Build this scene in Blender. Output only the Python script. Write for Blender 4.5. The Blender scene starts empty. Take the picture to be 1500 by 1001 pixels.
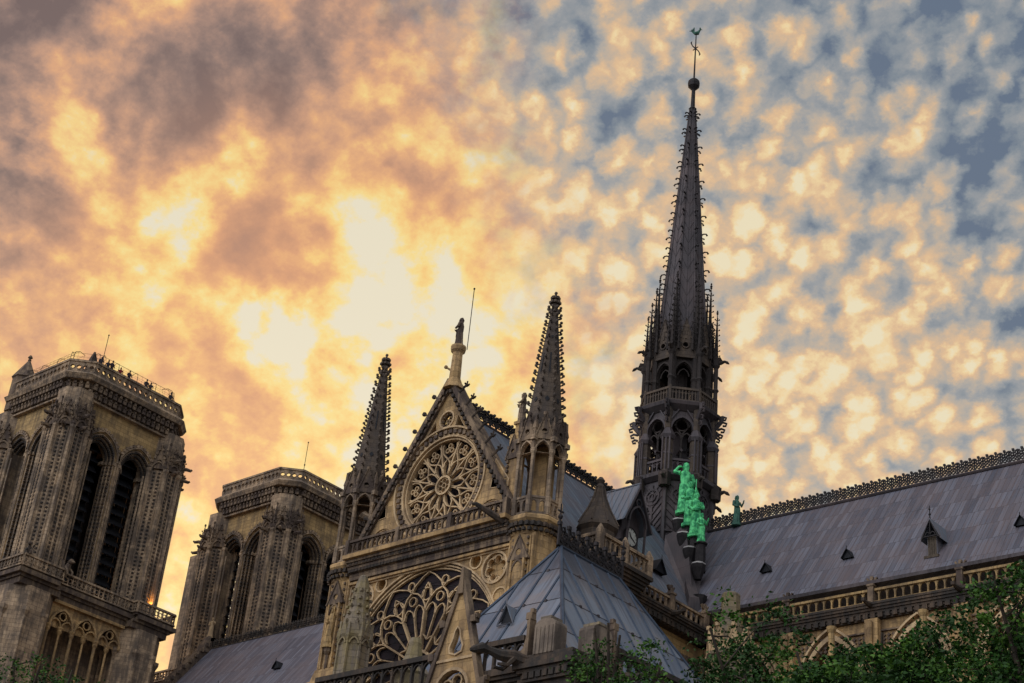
import bpy, math, random
from math import sin, cos, pi, radians as rad
from mathutils import Vector as V
from mathutils.geometry import tessellate_polygon
random.seed(7)
S = bpy.context.scene
# ---------------------------------------------------------------- camera
CAMP = V((70.646, -94.256, -5.522)); YAW, PIT, ROL, FPX = 0.7620073, 0.5164698, 0.1053810, 2437.965
fw = V((-sin(YAW)*cos(PIT), cos(YAW)*cos(PIT), sin(PIT)))
ri = V((cos(YAW), sin(YAW), 0)); up = ri.cross(fw)
CR = ri*cos(ROL)+up*sin(ROL); CU = up*cos(ROL)-ri*sin(ROL)
cd = bpy.data.cameras.new('camera'); cam = bpy.data.objects.new('camera', cd)
S.collection.objects.link(cam); S.camera = cam
from mathutils import Matrix
cam.matrix_world = Matrix(((CR.x, CU.x, -fw.x, CAMP.x), (CR.y, CU.y, -fw.y, CAMP.y), (CR.z, CU.z, -fw.z, CAMP.z), (0, 0, 0, 1)))
cd.sensor_width = 36; cd.lens = FPX/1500*36; cd.clip_start = .5; cd.clip_end = 6000
GZ = -7.2; BACKSKY = 1.45
# ---------------------------------------------------------------- sky
W = bpy.data.worlds.new('World'); S.world = W; W.use_nodes = True
nt = W.node_tree; nt.nodes.clear(); L = nt.links
def N(t, **k):
    n = nt.nodes.new(t)
    for a, b in k.items(): setattr(n, a, b)
    return n
def setin(n, i, x):
    if hasattr(x, 'is_linked') or hasattr(x, 'links'): nt.links.new(x, n.inputs[i])
    elif x is not None: n.inputs[i].default_value = x
def MA(op, a, b=None, c=None, clamp=False):
    n = N('ShaderNodeMath', operation=op, use_clamp=clamp)
    for i, x in enumerate((a, b, c)): setin(n, i, x)
    return n.outputs[0]
def VM(op, a, b=None, c=None):
    n = N('ShaderNodeVectorMath', operation=op)
    for i, x in enumerate((a, b, c)): setin(n, i, x)
    return n.outputs['Value'] if op in ('DISTANCE', 'DOT_PRODUCT', 'LENGTH') else n.outputs[0]
def SM(x, a, b, c=0., d=1.):
    n = N('ShaderNodeMapRange', interpolation_type='SMOOTHSTEP')
    for i, q in enumerate((x, a, b, c, d)): setin(n, i, q)
    return n.outputs[0]
def NOISE(vec, sc, det=6, rough=.55, dist=0., out=0):
    n = N('ShaderNodeTexNoise'); setin(n, 'Vector', vec); n.inputs['Scale'].default_value = sc
    n.inputs['Detail'].default_value = det; n.inputs['Roughness'].default_value = rough; n.inputs['Distortion'].default_value = dist
    return n.outputs[out]
def RAMP(x, stops, interp='LINEAR'):
    n = N('ShaderNodeValToRGB'); setin(n, 0, x); e = n.color_ramp.elements; n.color_ramp.interpolation = interp
    while len(e) > 1: e.remove(e[-1])
    for i, (p, c) in enumerate(stops):
        q = e[0] if i == 0 else e.new(p)
        q.position = p; q.color = (*c, 1)
    return n.outputs[0]
def MIX(f, a, b, bt='MIX'):
    n = N('ShaderNodeMix', data_type='RGBA', blend_type=bt); setin(n, 0, f)
    for i, x in ((6, a), (7, b)):
        if isinstance(x, tuple) and len(x) == 3: x = (*x, 1)
        setin(n, i, x)
    return n.outputs[2]
def srgb(r, g, b):
    f = lambda c: (c/255/12.92) if c < 10 else ((c/255+.055)/1.055)**2.4
    return (f(r), f(g), f(b))
def pdir(x, y): return (fw+CR*((x-750)/FPX)+CU*((500.5-y)/FPX)).normalized()
SUNAZ = pdir(470, 560); SUN_EL = rad(12)
sun_h = V((SUNAZ.x, SUNAZ.y, 0)).normalized()
sundir = (sun_h*cos(SUN_EL)+V((0, 0, sin(SUN_EL)))).normalized()
D = N('ShaderNodeTexCoord').outputs['Generated']
sep = N('ShaderNodeSeparateXYZ'); setin(sep, 0, D)
dz = MA('MAXIMUM', sep.outputs[2], 0.02)
inv = MA('DIVIDE', 1.3, MA('ADD', dz, .8))
Q = VM('SCALE', D); Q.node.inputs['Scale'].default_value = 1; L.new(inv, Q.node.inputs['Scale'])
wn = N('ShaderNodeTexNoise'); setin(wn, 'Vector', Q); wn.inputs['Scale'].default_value = 14; wn.inputs['Detail'].default_value = 6
wn.inputs['Roughness'].default_value = .6
warp = VM('SUBTRACT', wn.outputs['Color'], (.5, .5, .5))
DW = VM('ADD', D, VM('MULTIPLY', warp, (.075, .075, .075)))
def blobs(lst, kb=.5, kd=.75):
    tot = None
    for x, y, r, a in lst:
        m = SM(VM('DISTANCE', DW, tuple(pdir(x, y))), 0., r/FPX*1.45, a*(kd if a < 0 else kb), 0.)
        tot = m if tot is None else MA('ADD', tot, m)
    return tot
brightL = [(75, 150, 60, .5), (95, 215, 62, .55), (20, 230, 35, .4), (150, 270, 55, .35), (350, 208, 38, .4), (265, 300, 80, .42), (440, 470, 95, .5), (520, 430, 70, .4), (150, 410, 80, .5), (215, 400, 50, .3),
  (560, 340, 60, .3), (500, 330, 70, .35), (420, 480, 60, .35), (660, 240, 45, .5), (590, 470, 70, .3), (320, 250, 60, .3), (290, 345, 60, .3), (140, 440, 40, .35), (470, 640, 120, .3), (265, 830, 70, .4), (610, 560, 90, .3), (740, 470, 90, .3), (890, 600, 110, .3)]
darkL = [(375, 345, 80, -.75), (215, 190, 110, -.5), (50, 50, 150, -.5), (360, 130, 140, -.42), (90, 330, 105, -.55), (60, 470, 90, -.4), (700, 410, 60, -.42), (240, 540, 90, -.38), (30, 170, 60, -.35), (470, 520, 50, -.3), (330, 500, 45, -.22), (560, 60, 160, -.3), (600, 270, 60, -.25), (800, 530, 50, -.2), (420, 560, 60, -.25), (450, 430, 28, -.2)]
def flat2(vec):       # the sky seen as a plane facing the sunset
    c_ = N('ShaderNodeCombineXYZ'); setin(c_, 0, VM('DOT_PRODUCT', vec, (cos(YAW), sin(YAW), 0))); setin(c_, 1, VM('DOT_PRODUCT', vec, (.42*sin(YAW), -.42*cos(YAW), .9))); return c_.outputs[0]
def voro(vec, sc, sm=.3):
    v_ = N('ShaderNodeTexVoronoi', feature='SMOOTH_F1', voronoi_dimensions='2D'); setin(v_, 'Vector', flat2(vec)); v_.inputs['Scale'].default_value = sc; v_.inputs['Smoothness'].default_value = sm
    return v_.outputs['Distance']
def warped(vec, sc, amt, det=6): return VM('ADD', vec, VM('MULTIPLY', VM('SUBTRACT', NOISE(vec, sc, 5, .62, 0, 1), (.5, .5, .5)), (amt, amt, amt)))
fb = NOISE(VM('ADD', Q, (3.1, 1.7, 0)), 13, 10, .6, .25)
fb2 = NOISE(VM('ADD', Q, (8.3, 4.7, 2)), 50, 8, .66, .1)
QL = warped(Q, 20, .07); bil = voro(VM('ADD', QL, (2, 7, 1)), 24, .2); bil2 = voro(VM('ADD', warped(Q, 70, .02), (5, 1, 3)), 62, .25)
glow = SM(VM('DISTANCE', D, tuple(pdir(600, 600))), .05, .34, .19, -.16)
vL = MA('ADD', MA('MULTIPLY_ADD', MA('SUBTRACT', fb, .5), 1.65, .45), MA('MULTIPLY', MA('SUBTRACT', fb2, .5), .65))
vL = MA('MULTIPLY_ADD', MA('SUBTRACT', .42, bil), .5, vL); vL = MA('MULTIPLY_ADD', MA('SUBTRACT', .42, bil2), .28, vL)
vL = MA('ADD', vL, glow)
vL = MA('ADD', MA('ADD', vL, blobs(brightL, .72)), blobs(darkL, .5, .62))
vL = MA('MULTIPLY_ADD', vL, 0.84, 0.14)
colL = RAMP(vL, [(0, srgb(118, 98, 94)), (0.140, srgb(138, 114, 106)), (0.291, srgb(168, 134, 118)), (0.426, srgb(200, 154, 126)), (0.543, srgb(224, 168, 126)), (0.644, srgb(242, 190, 130)), (0.778, srgb(250, 214, 138)), (0.930, srgb(236, 226, 196))])
colW = RAMP(vL, [(0, srgb(186, 136, 110)), (.2, srgb(202, 146, 112)), (.4, srgb(222, 160, 116)), (.56, srgb(240, 180, 120)), (.68, srgb(250, 204, 124)), (.8, srgb(250, 222, 142)), (.95, srgb(236, 226, 200))])
colL = MIX(SM(VM('DISTANCE', DW, tuple(pdir(420, 620))), .10, .235, 1., 0.), colL, colW)
# altocumulus field on the right and top: round puffs with ragged rims over a thin veil
QW = warped(Q, 75, .017)
puff = MA('SUBTRACT', MA('SUBTRACT', 1.08, MA('MULTIPLY', voro(QW, 50, .25), 1.0)), MA('MULTIPLY', voro(VM('ADD', QW, (4, 3, 1)), 95, .3), .42))
puff2 = NOISE(VM('ADD', Q, (7.3, 2.2, 1)), 16, 9, .64)
brightR = [(645, 78, 30, .5), (453, 70, 18, .45), (500, 60, 14, .3), (940, 90, 26, .5), (975, 100, 26, .5), (1050, 112, 42, .6), (985, 5, 30, .4), (1320, 210, 38, .55), (1345, 242, 22, .4), (1260, 215, 25, .3), (975, 245, 42, .5), (1150, 105, 36, .35), (1140, 298, 24, .5), (1200, 375, 45, .45), (1290, 380, 35, .35), (1385, 390, 55, .5),
  (1250, 465, 60, .4), (1160, 250, 70, .25), (1075, 300, 50, .3), (1430, 440, 40, .4), (1320, 510, 50, .3), (1215, 500, 40, .3), (1075, 370, 50, .35), (1060, 430, 60, .35), (650, 245, 50, .55), (790, 180, 24, .3), (1100, 560, 140, .28), (880, 370, 80, .3), (1440, 540, 60, .2), (1290, 600, 90, .22), (1180, 660, 120, .2)]
darkR = [(1400, 40, 190, -.32), (1480, 160, 120, -.26), (1230, 140, 60, -.2), (770, 60, 90, -.15), (1430, 260, 90, -.25), (1000, 190, 50, -.15), (1100, 230, 50, -.15), (1450, 330, 60, -.2), (880, 180, 80, -.1)]
vR = MA('ADD', MA('MULTIPLY_ADD', MA('SUBTRACT', puff, .5), 1.0, .38), MA('MULTIPLY', MA('SUBTRACT', puff2, .5), .8))
grR = SM(VM('DISTANCE', D, tuple(pdir(850, 800))), .08, .42, .30, -.12)
vR = MA('ADD', MA('ADD', MA('ADD', vR, grR), blobs(brightR)), blobs(darkR))
vR = MA('MULTIPLY_ADD', MA('SUBTRACT', fb2, .5), .9, vR)
vR = MA('MULTIPLY_ADD', vR, 0.82, 0.17)
colR = RAMP(vR, [(0, srgb(100, 114, 134)), (0.170, srgb(132, 141, 150)), (0.334, srgb(156, 158, 160)), (0.465, srgb(182, 172, 160)), (0.580, srgb(204, 180, 154)), (0.711, srgb(228, 190, 148)), (0.842, srgb(243, 214, 162)), (0.990, srgb(240, 226, 190))])
side = VM('DOT_PRODUCT', D, tuple(CR*.93+CU*.36))
s0 = pdir(600, 160).dot(CR*.93+CU*.36); s1 = pdir(900, 300).dot(CR*.93+CU*.36)
sidef = SM(MA('MULTIPLY_ADD', MA('SUBTRACT', puff2, .5), .12, side), s0, s1)
cloud = MIX(sidef, colL, colR)
sky = N('ShaderNodeTexSky', sky_type='NISHITA', sun_disc=False); sky.sun_elevation = SUN_EL
sky.sun_rotation = math.atan2(sundir.x, sundir.y); sky.air_density = 1.2; sky.dust_density = 2
bg1 = N('ShaderNodeBackground'); L.new(sky.outputs[0], bg1.inputs[0]); bg1.inputs[1].default_value = .08
bg2 = N('ShaderNodeBackground'); L.new(cloud, bg2.inputs[0])
# sky away from the sunset is an added fill light, brightest to the southwest
swl = SM(VM('DOT_PRODUCT', D, tuple(V((-.35, -.75, .56)).normalized())), .2, 1., .75, 3.4)
L.new(MA('ADD', MA('MULTIPLY', SM(VM('DOT_PRODUCT', D, tuple(sundir)), -.2, .75, 1., 0.), MA('MULTIPLY', swl, BACKSKY)), SM(VM('DOT_PRODUCT', D, tuple(sundir)), -.2, .75, 0., 1.)), bg2.inputs[1])
L.new(MIX(SM(VM('DOT_PRODUCT', D, tuple(sundir)), .1, .75), (.38, .39, .43), cloud), bg2.inputs[0])
mxs = N('ShaderNodeMixShader'); mxs.inputs[0].default_value = .9
L.new(bg1.outputs[0], mxs.inputs[1]); L.new(bg2.outputs[0], mxs.inputs[2])
wo = N('ShaderNodeOutputWorld'); L.new(mxs.outputs[0], wo.inputs[0])
sd = bpy.data.lights.new('sun', 'SUN'); sd.energy = 2.0; sd.angle = rad(10); sd.color = (1, .72, .45)
so = bpy.data.objects.new('sun', sd); S.collection.objects.link(so); so.rotation_euler = sundir.to_track_quat('Z', 'Y').to_euler(); so.location = (0, 0, 150)
S.view_settings.view_transform = 'Standard'; S.view_settings.look = 'None'; S.view_settings.exposure = 0; S.view_settings.gamma = 1
S.cycles.max_bounces = 5
# ---------------------------------------------------------------- materials
MT = {}
def newmat(name, rough=.8, metal=0.):
    global nt, L
    m = bpy.data.materials.new(name); m.use_nodes = True; nt = m.node_tree; L = nt.links
    b = nt.nodes['Principled BSDF']; b.inputs['Roughness'].default_value = rough; b.inputs['Metallic'].default_value = metal; b.inputs['Specular IOR Level'].default_value = .25
    MT[name] = m
    return b
def bump(b, h, s=.4, d=.03):
    n = N('ShaderNodeBump'); n.inputs['Strength'].default_value = s; n.inputs['Distance'].default_value = d
    L.new(h, n.inputs['Height']); L.new(n.outputs[0], b.inputs['Normal'])
def uvw(ku, kv):
    # u runs along the wall, v upwards (times the roof's slope factor)
    g = N('ShaderNodeNewGeometry').outputs['Position']; s = N('ShaderNodeSeparateXYZ'); L.new(g, s.inputs[0])
    u = MA('ADD', MA('MULTIPLY', s.outputs[0], ku[0]), MA('MULTIPLY', s.outputs[1], ku[1]))
    c = N('ShaderNodeCombineXYZ'); L.new(u, c.inputs[0]); L.new(MA('MULTIPLY', s.outputs[2], kv), c.inputs[1])
    return g, c.outputs[0]
def stone(name, c1, c2, soot, amt, bw=.95, rh=.42, bs=.5, mortar=.55):
    b = newmat(name, .9); g, uv = uvw((1, .97), 1.)
    n = N('ShaderNodeTexBrick'); L.new(uv, n.inputs[0]); n.inputs['Scale'].default_value = 1
    n.inputs['Color1'].default_value = (*c1, 1); n.inputs['Color2'].default_value = (*[x*.74 for x in c2], 1); n.inputs['Mortar'].default_value = (*[x*mortar for x in c2], 1)
    n.inputs['Brick Width'].default_value = bw; n.inputs['Row Height'].default_value = rh; n.inputs['Mortar Size'].default_value = .018
    f = NOISE(g, .55, 8, .65, .3)
    mp = VM('MULTIPLY', g, (2.2, 2.2, .28)); st = NOISE(mp, 1.3, 6, .6)
    k = SM(MA('ADD', MA('MULTIPLY', f, .55), MA('MULTIPLY', st, .45)), .44-amt*.10, .62-amt*.10, 0., min(1, .45+amt))
    c = MIX(k, n.outputs[0], soot)
    fine = NOISE(g, 9, 5, .7)
    c = MIX(MA('MULTIPLY', SM(fine, .35, .75), .5), c, MIX(.5, c, (.05, .04, .035)), 'MIX')
    L.new(c, b.inputs['Base Color'])
    h = MA('ADD', MA('MULTIPLY', n.outputs['Fac'], -1.), MA('MULTIPLY', fine, .9))
    bump(b, h, bs, .05)
stone('warm_stone', (.64, .42, .19), (.56, .36, .155), (.13, .09, .06), .25, mortar=.7)
stone('tower_stone', (.57, .41, .255), (.49, .345, .21), (.10, .08, .065), .4, .8, .38)
stone('tower_wall', (.60, .40, .17), (.53, .35, .15), (.12, .09, .06), .2, .9, .4)
stone('soot_shade_stone', (.15, .105, .07), (.12, .085, .06), (.045, .04, .035), .55, .7, .5)  # dark stone: soot on cornices, painted shadow on the tower leaf strips
stone('carved_stone', (.33, .235, .145), (.28, .20, .125), (.075, .055, .045), .5, 30, 30, .7)
stone('dark_carved', (.105, .08, .065), (.09, .07, .055), (.03, .025, .022), .5, 30, 30, .8)
stone('tracery_stone', (.74, .53, .29), (.66, .46, .25), (.20, .14, .09), .2, 30, 30, .4)
stone('mossy_stone', (.27, .22, .16), (.23, .19, .14), (.36, .28, .10), .1, .8, .42)
stone('spire_timber', (.062, .05, .043), (.05, .041, .036), (.035, .03, .028), .4, 30, 30, .7)
stone('streaked_stone', (.33, .26, .19), (.28, .22, .165), (.10, .08, .065), .5, 30, 30, .6)
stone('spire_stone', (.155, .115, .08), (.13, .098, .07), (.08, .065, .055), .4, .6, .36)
def lead(name, ku, kv, c1, c2, bw=.66, rh=2.0, streak=(.13, .10, .09), amt=.5, off=.5):
    b = newmat(name, .55, .15); g, uv = uvw(ku, kv)
    n = N('ShaderNodeTexBrick'); L.new(uv, n.inputs[0]); n.inputs['Scale'].default_value = 1; n.offset = off
    n.inputs['Color1'].default_value = (*c1, 1); n.inputs['Color2'].default_value = (*c2, 1); n.inputs['Mortar'].default_value = (*[x*.35 for x in c1], 1)
    n.inputs['Brick Width'].default_value = bw; n.inputs['Row Height'].default_value = rh; n.inputs['Mortar Size'].default_value = .022; n.inputs['Bias'].default_value = -.1
    st = NOISE(VM('MULTIPLY', uv, (6., .3, 1.)), 1., 6, .65); big = NOISE(g, .3, 7, .65)
    c = MIX(MA('MULTIPLY', SM(st, .38, .72), amt), n.outputs[0], streak)
    c = MIX(MA('MULTIPLY', SM(big, .42, .62), .6), c, MIX(.55, c, (.17, .125, .115))); c = MIX(MA('MULTIPLY', SM(NOISE(VM('MULTIPLY', uv, (1.6, .16, 1.)), 1., 5, .6), .56, .74), .55), c, tuple(q*.45 for q in c2))
    L.new(c, b.inputs['Base Color'])
    r = SM(st, .3, .7, .42, .7); L.new(r, b.inputs['Roughness'])
    bump(b, MA('ADD', MA('MULTIPLY', n.outputs['Fac'], -1.), MA('MULTIPLY', st, .6)), .5, .04)
lead('lead_sheets_along_x', (1, 0), 1.25, (.15, .16, .195), (.062, .07, .096), .40, 1.95, (.11, .08, .075), .7)
lead('lead_sheets_along_y', (0, 1), 1.25, (.15, .195, .24), (.07, .098, .135), .5, 2.6)
lead('old_grey_lead', (.8, .7), 1.1, (.165, .20, .24), (.115, .145, .185), 60, 60, (.22, .16, .13), .55)
lead('spire_lead', (.7, .7), 1., (.062, .056, .06), (.04, .036, .042), 40, 40, (.06, .05, .05), .6)
lead('needle_lead', (.7, .7), 1., (.078, .068, .07), (.055, .05, .053), 40, 40, (.08, .07, .07), .6)
lead('dark_lead', (.7, .7), 1., (.055, .048, .05), (.04, .036, .038), 40, 40, (.025, .02, .02), .6)
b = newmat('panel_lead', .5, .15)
gn = N('ShaderNodeNewGeometry'); sp_ = N('ShaderNodeSeparateXYZ'); L.new(gn.outputs['Position'], sp_.inputs[0]); sn_ = N('ShaderNodeSeparateXYZ'); L.new(gn.outputs['Normal'], sn_.inputs[0])
east = MA('GREATER_THAN', MA('ABSOLUTE', sn_.outputs[0]), MA('ABSOLUTE', sn_.outputs[1]))
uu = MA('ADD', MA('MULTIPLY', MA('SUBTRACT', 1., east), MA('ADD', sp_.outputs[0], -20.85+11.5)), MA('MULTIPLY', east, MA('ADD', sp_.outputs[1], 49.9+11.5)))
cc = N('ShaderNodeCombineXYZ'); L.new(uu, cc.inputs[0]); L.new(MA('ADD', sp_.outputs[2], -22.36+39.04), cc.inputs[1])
n = N('ShaderNodeTexBrick'); L.new(cc.outputs[0], n.inputs[0]); n.offset = 0.; n.inputs['Scale'].default_value = 1; n.inputs['Brick Width'].default_value = 1.15; n.inputs['Row Height'].default_value = 1.952; n.inputs['Mortar Size'].default_value = .01
n.inputs['Color1'].default_value = (.215, .245, .285, 1); n.inputs['Color2'].default_value = (.105, .135, .18, 1); n.inputs['Mortar'].default_value = (.05, .06, .07, 1)
st = NOISE(VM('MULTIPLY', cc.outputs[0], (4., .3, 1.)), 1., 6, .65); bg_ = NOISE(gn.outputs['Position'], .6, 7, .65)
c = MIX(MA('MULTIPLY', SM(st, .42, .7), .55), n.outputs[0], (.07, .075, .09)); c = MIX(MA('MULTIPLY', SM(bg_, .45, .62), .5), c, (.24, .20, .18))
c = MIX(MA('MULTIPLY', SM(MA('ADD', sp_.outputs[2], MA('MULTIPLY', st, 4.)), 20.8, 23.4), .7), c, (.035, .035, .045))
L.new(c, b.inputs['Base Color']); bump(b, MA('ADD', st, bg_), .5, .08)
def plain(name, c, c2, rough=.7, metal=0., sc=3., bs=.3):
    b = newmat(name, rough, metal); g = N('ShaderNodeNewGeometry').outputs['Position']
    f = NOISE(g, sc, 6, .6); L.new(MIX(SM(f, .35, .65), c, c2), b.inputs['Base Color']); bump(b, f, bs, .05)
plain('seam_lead', (.055, .075, .105), (.035, .05, .075), .5, .2, 2.)
plain('iron', (.02, .018, .018), (.035, .03, .03), .6, .3)
plain('verdigris', (.17, .80, .30), (.02, .22, .09), .8, 0, 2.6)  # copper green; the darker blotches put shade of the recesses into the colour
plain('dull_verdigris', (.06, .16, .11), (.04, .09, .07), .75, 0, 2.)
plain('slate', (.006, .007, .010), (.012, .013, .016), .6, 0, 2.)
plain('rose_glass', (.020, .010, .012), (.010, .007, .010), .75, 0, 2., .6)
plain('clock_white', (.55, .55, .48), (.45, .45, .40), .5)
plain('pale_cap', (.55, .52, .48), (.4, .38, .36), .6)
plain('leaf', (.025, .085, .009), (.011, .038, .006), .6, 0, 1.5, 0)
plain('leaf_light', (.085, .19, .02), (.04, .105, .012), .6, 0, 1.5, 0)
plain('bark', (.06, .045, .03), (.03, .024, .018), .9, 0, 6.)
plain('ground_mix', (.10, .09, .08), (.07, .065, .06), .9, 0, .4)
plain('wood_door', (.10, .075, .05), (.06, .045, .03), .7, 0, 4.)
plain('cloth_dark', (.03, .03, .04), (.05, .03, .03), .9)
plain('cloth_red', (.25, .03, .03), (.18, .02, .02), .9)
plain('skin', (.45, .28, .2), (.4, .25, .18), .6)
plain('gold_leaf', (.25, .2, .08), (.12, .14, .08), .5, .5)
b = newmat('lamp_glow', .5); b.inputs['Emission Color'].default_value = (1, .45, .08, 1); b.inputs['Emission Strength'].default_value = .4
for m in ('leaf', 'leaf_light'):
    nt = MT[m].node_tree; L = nt.links; b = nt.nodes['Principled BSDF']; b.inputs['Subsurface Weight'].default_value = 0
# ---------------------------------------------------------------- mesh kit
class MB:
    def __init__(s): s.v = []; s.f = []
    def add(s, vs, fs):
        k = len(s.v); s.v += [tuple(p) for p in vs]; s.f += [tuple(i+k for i in f) for f in fs]
    def box(s, x0, x1, y0, y1, z0, z1):
        s.add([(x0, y0, z0), (x1, y0, z0), (x1, y1, z0), (x0, y1, z0), (x0, y0, z1), (x1, y0, z1), (x1, y1, z1), (x0, y1, z1)],
              [(0, 3, 2, 1), (4, 5, 6, 7), (0, 1, 5, 4), (1, 2, 6, 5), (2, 3, 7, 6), (3, 0, 4, 7)])
    def loft(s, rings, caps=True):
        n = len(rings[0]); vs = [p for r in rings for p in r]; fs = []
        for j in range(len(rings)-1):
            for i in range(n):
                a = j*n+i; b = j*n+(i+1) % n; fs.append((a, b, b+n, a+n))
        if caps: fs += [tuple(reversed(range(n))), tuple(range((len(rings)-1)*n, len(rings)*n))]
        s.add(vs, fs)
    def ngon(s, cx, cy, prof, n=8, ph=None, sx=1, sy=1, caps=True):   # prof: (radius, z)
        ph = pi/n if ph is None else ph
        s.loft([[(cx+r*sx*cos(ph+2*pi*i/n), cy+r*sy*sin(ph+2*pi*i/n), z) for i in range(n)] for r, z in prof], caps)
    def tube(s, path, r, n=5, caps=True):
        P = [V(p) for p in path]; rs = r if isinstance(r, (list, tuple)) else [r]*len(P); rings = []; t0 = None
        for i, p in enumerate(P):
            t = (P[min(i+1, len(P)-1)]-P[max(i-1, 0)])
            t = t.normalized() if t.length > 1e-9 else V((0, 0, 1))
            if t0 is None:
                a = V((0, 0, 1)) if abs(t.z) < .9 else V((1, 0, 0)); u = t.cross(a).normalized()
            else:
                u = (u-t*u.dot(t)); u = u.normalized() if u.length > 1e-6 else t.cross(V((.3, .5, .8))).normalized()
            t0 = t; w = t.cross(u)
            rings.append([p+(u*cos(2*pi*k/n)+w*sin(2*pi*k/n))*rs[i] for k in range(n)])
        s.loft(rings, caps)
    def ball(s, c, r, n=8, m=6, sz=1.):
        s.ngon(c[0], c[1], [(max(1e-3, r*sin(pi*j/m)), c[2]-r*sz*cos(pi*j/m)) for j in range(m+1)], n)
    def blk(s, p, a):       # small axis-aligned crocket
        s.box(p[0]-a, p[0]+a, p[1]-a, p[1]+a, p[2]-a, p[2]+a)
class FR:
    """a wall frame: u along the wall, v up, n outwards"""
    def __init__(s, o, u, v, n): s.o = V(o); s.u = V(u).normalized(); s.vv = V(v).normalized(); s.n = V(n).normalized()
    def P(s, a, b, c=0.): return s.o+s.u*a+s.vv*b+s.n*c
    def prism(s, m, pts, c0, c1):
        k = len(pts); m.add([s.P(a, b, c0) for a, b in pts]+[s.P(a, b, c1) for a, b in pts],
            [tuple(reversed(range(k))), tuple(range(k, 2*k))]+[(i, (i+1) % k, k+(i+1) % k, k+i) for i in range(k)])
    def box(s, m, a0, a1, b0, b1, c0, c1): s.prism(m, [(a0, b0), (a1, b0), (a1, b1), (a0, b1)], c0, c1)
    def wall(s, m, outer, holes, c0, c1):
        loops = [outer]+holes; tris = tessellate_polygon([[V((a, b, 0)) for a, b in l] for l in loops])
        flat = [p for l in loops for p in l]; k = len(flat)
        fs = [tuple(t) for t in tris]+[tuple(i+k for i in reversed(t)) for t in tris]; o = 0
        for l in loops:
            q = len(l); fs += [(o+i, o+(i+1) % q, k+o+(i+1) % q, k+o+i) for i in range(q)]; o += q
        m.add([s.P(a, b, c1) for a, b in flat]+[s.P(a, b, c0) for a, b in flat], fs)
    def rib(s, m, path, w, c0, c1, closed=False):
        n = len(path); A = []; B = []
        for i, p in enumerate(path):
            p0 = path[(i-1) % n] if closed or i > 0 else p; p1 = path[(i+1) % n] if closed or i < n-1 else p
            tx, ty = p1[0]-p0[0], p1[1]-p0[1]; l = math.hypot(tx, ty) or 1; nx, ny = -ty/l*w/2, tx/l*w/2
            A.append((p[0]+nx, p[1]+ny)); B.append((p[0]-nx, p[1]-ny))
        vs = [s.P(*a, c1) for a in A]+[s.P(*b, c1) for b in B]+[s.P(*a, c0) for a in A]+[s.P(*b, c0) for b in B]; fs = []
        for i in range(n if closed else n-1):
            j = (i+1) % n; fs += [(i, j, n+j, n+i), (2*n+i, 3*n+i, 3*n+j, 2*n+j), (i, 2*n+i, 2*n+j, j), (n+i, n+j, 3*n+j, 3*n+i)]
        if not closed: fs += [(0, n, 3*n, 2*n), (n-1, 3*n-1, 4*n-1, 2*n-1)]
        m.add(vs, fs)
    def tube(s, m, pts, r, c, n=5): m.tube([s.P(a, b, c) for a, b in pts], r, n)
    def blk(s, m, a, b, c, r): s.box(m, a-r, a+r, b-r, b+r, c-r, c+r)
def arc(cx, cz, r, a0, a1, n=16): return [(cx+r*cos(a0+(a1-a0)*i/n), cz+r*sin(a0+(a1-a0)*i/n)) for i in range(n+1)]
def circ(cx, cz, r, n=32): return arc(cx, cz, r, 0, 2*pi, n)[:-1]
def archp(c, hw, zs, k=1., n=8):
    """pointed arch from left springing over the apex to the right; radius = 2*hw*k"""
    R = 2*hw*k; cx = c-hw+R; a = math.acos(max(-1, min(1, (cx-c)/R)))
    l = [(cx-R*cos(a*i/n), zs+R*sin(a*i/n)) for i in range(n+1)]
    return l+[(2*c-x, z) for x, z in reversed(l[:-1])]
def archhole(c, hw, z0, zs, k=1., n=8): return [(c-hw, z0)]+archp(c, hw, zs, k, n)+[(c+hw, z0)]
ORIG = {}
def link(o): S.collection.objects.link(o); return o
def empty(name, loc, label=None, cat=None, group=None, parent=None):
    o = link(bpy.data.objects.new(name, None)); o.empty_display_size = .5
    if parent is None: o.location = loc; ORIG[o.name] = V(loc)
    else: o.parent = parent; o.location = V(loc)-ORIG[parent.name]; ORIG[o.name] = V(loc)
    if label: o['label'] = label
    if cat: o['category'] = cat
    if group: o['group'] = group
    return o
def obj(name, m, mat, parent=None, label=None, smooth=False, cat=None, group=None, kind=None):
    O = ORIG[parent.name] if parent else V((0, 0, 0))
    me = bpy.data.meshes.new(name); me.from_pydata([(x-O.x, y-O.y, z-O.z) for x, y, z in m.v], [], m.f); me.update()
    mats = mat if isinstance(mat, (list, tuple)) else [mat]
    for q in mats: me.materials.append(MT[q])
    if smooth: me.polygons.foreach_set('use_smooth', [True]*len(me.polygons))
    o = link(bpy.data.objects.new(name, me)); ORIG[o.name] = O
    if parent: o.parent = parent
    for k, x in (('label', label), ('category', cat), ('group', group), ('kind', kind)):
        if x: o[k] = x
    return o
def copy_tree(o, parent=None, off=(0, 0, 0)):
    c = o.copy(); link(c); c.parent = parent; ORIG[c.name] = ORIG[o.name]+V(off)
    if parent is not None and o.parent is None: pass
    for ch in list(o.children): copy_tree(ch, c, off)
    return c
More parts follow.
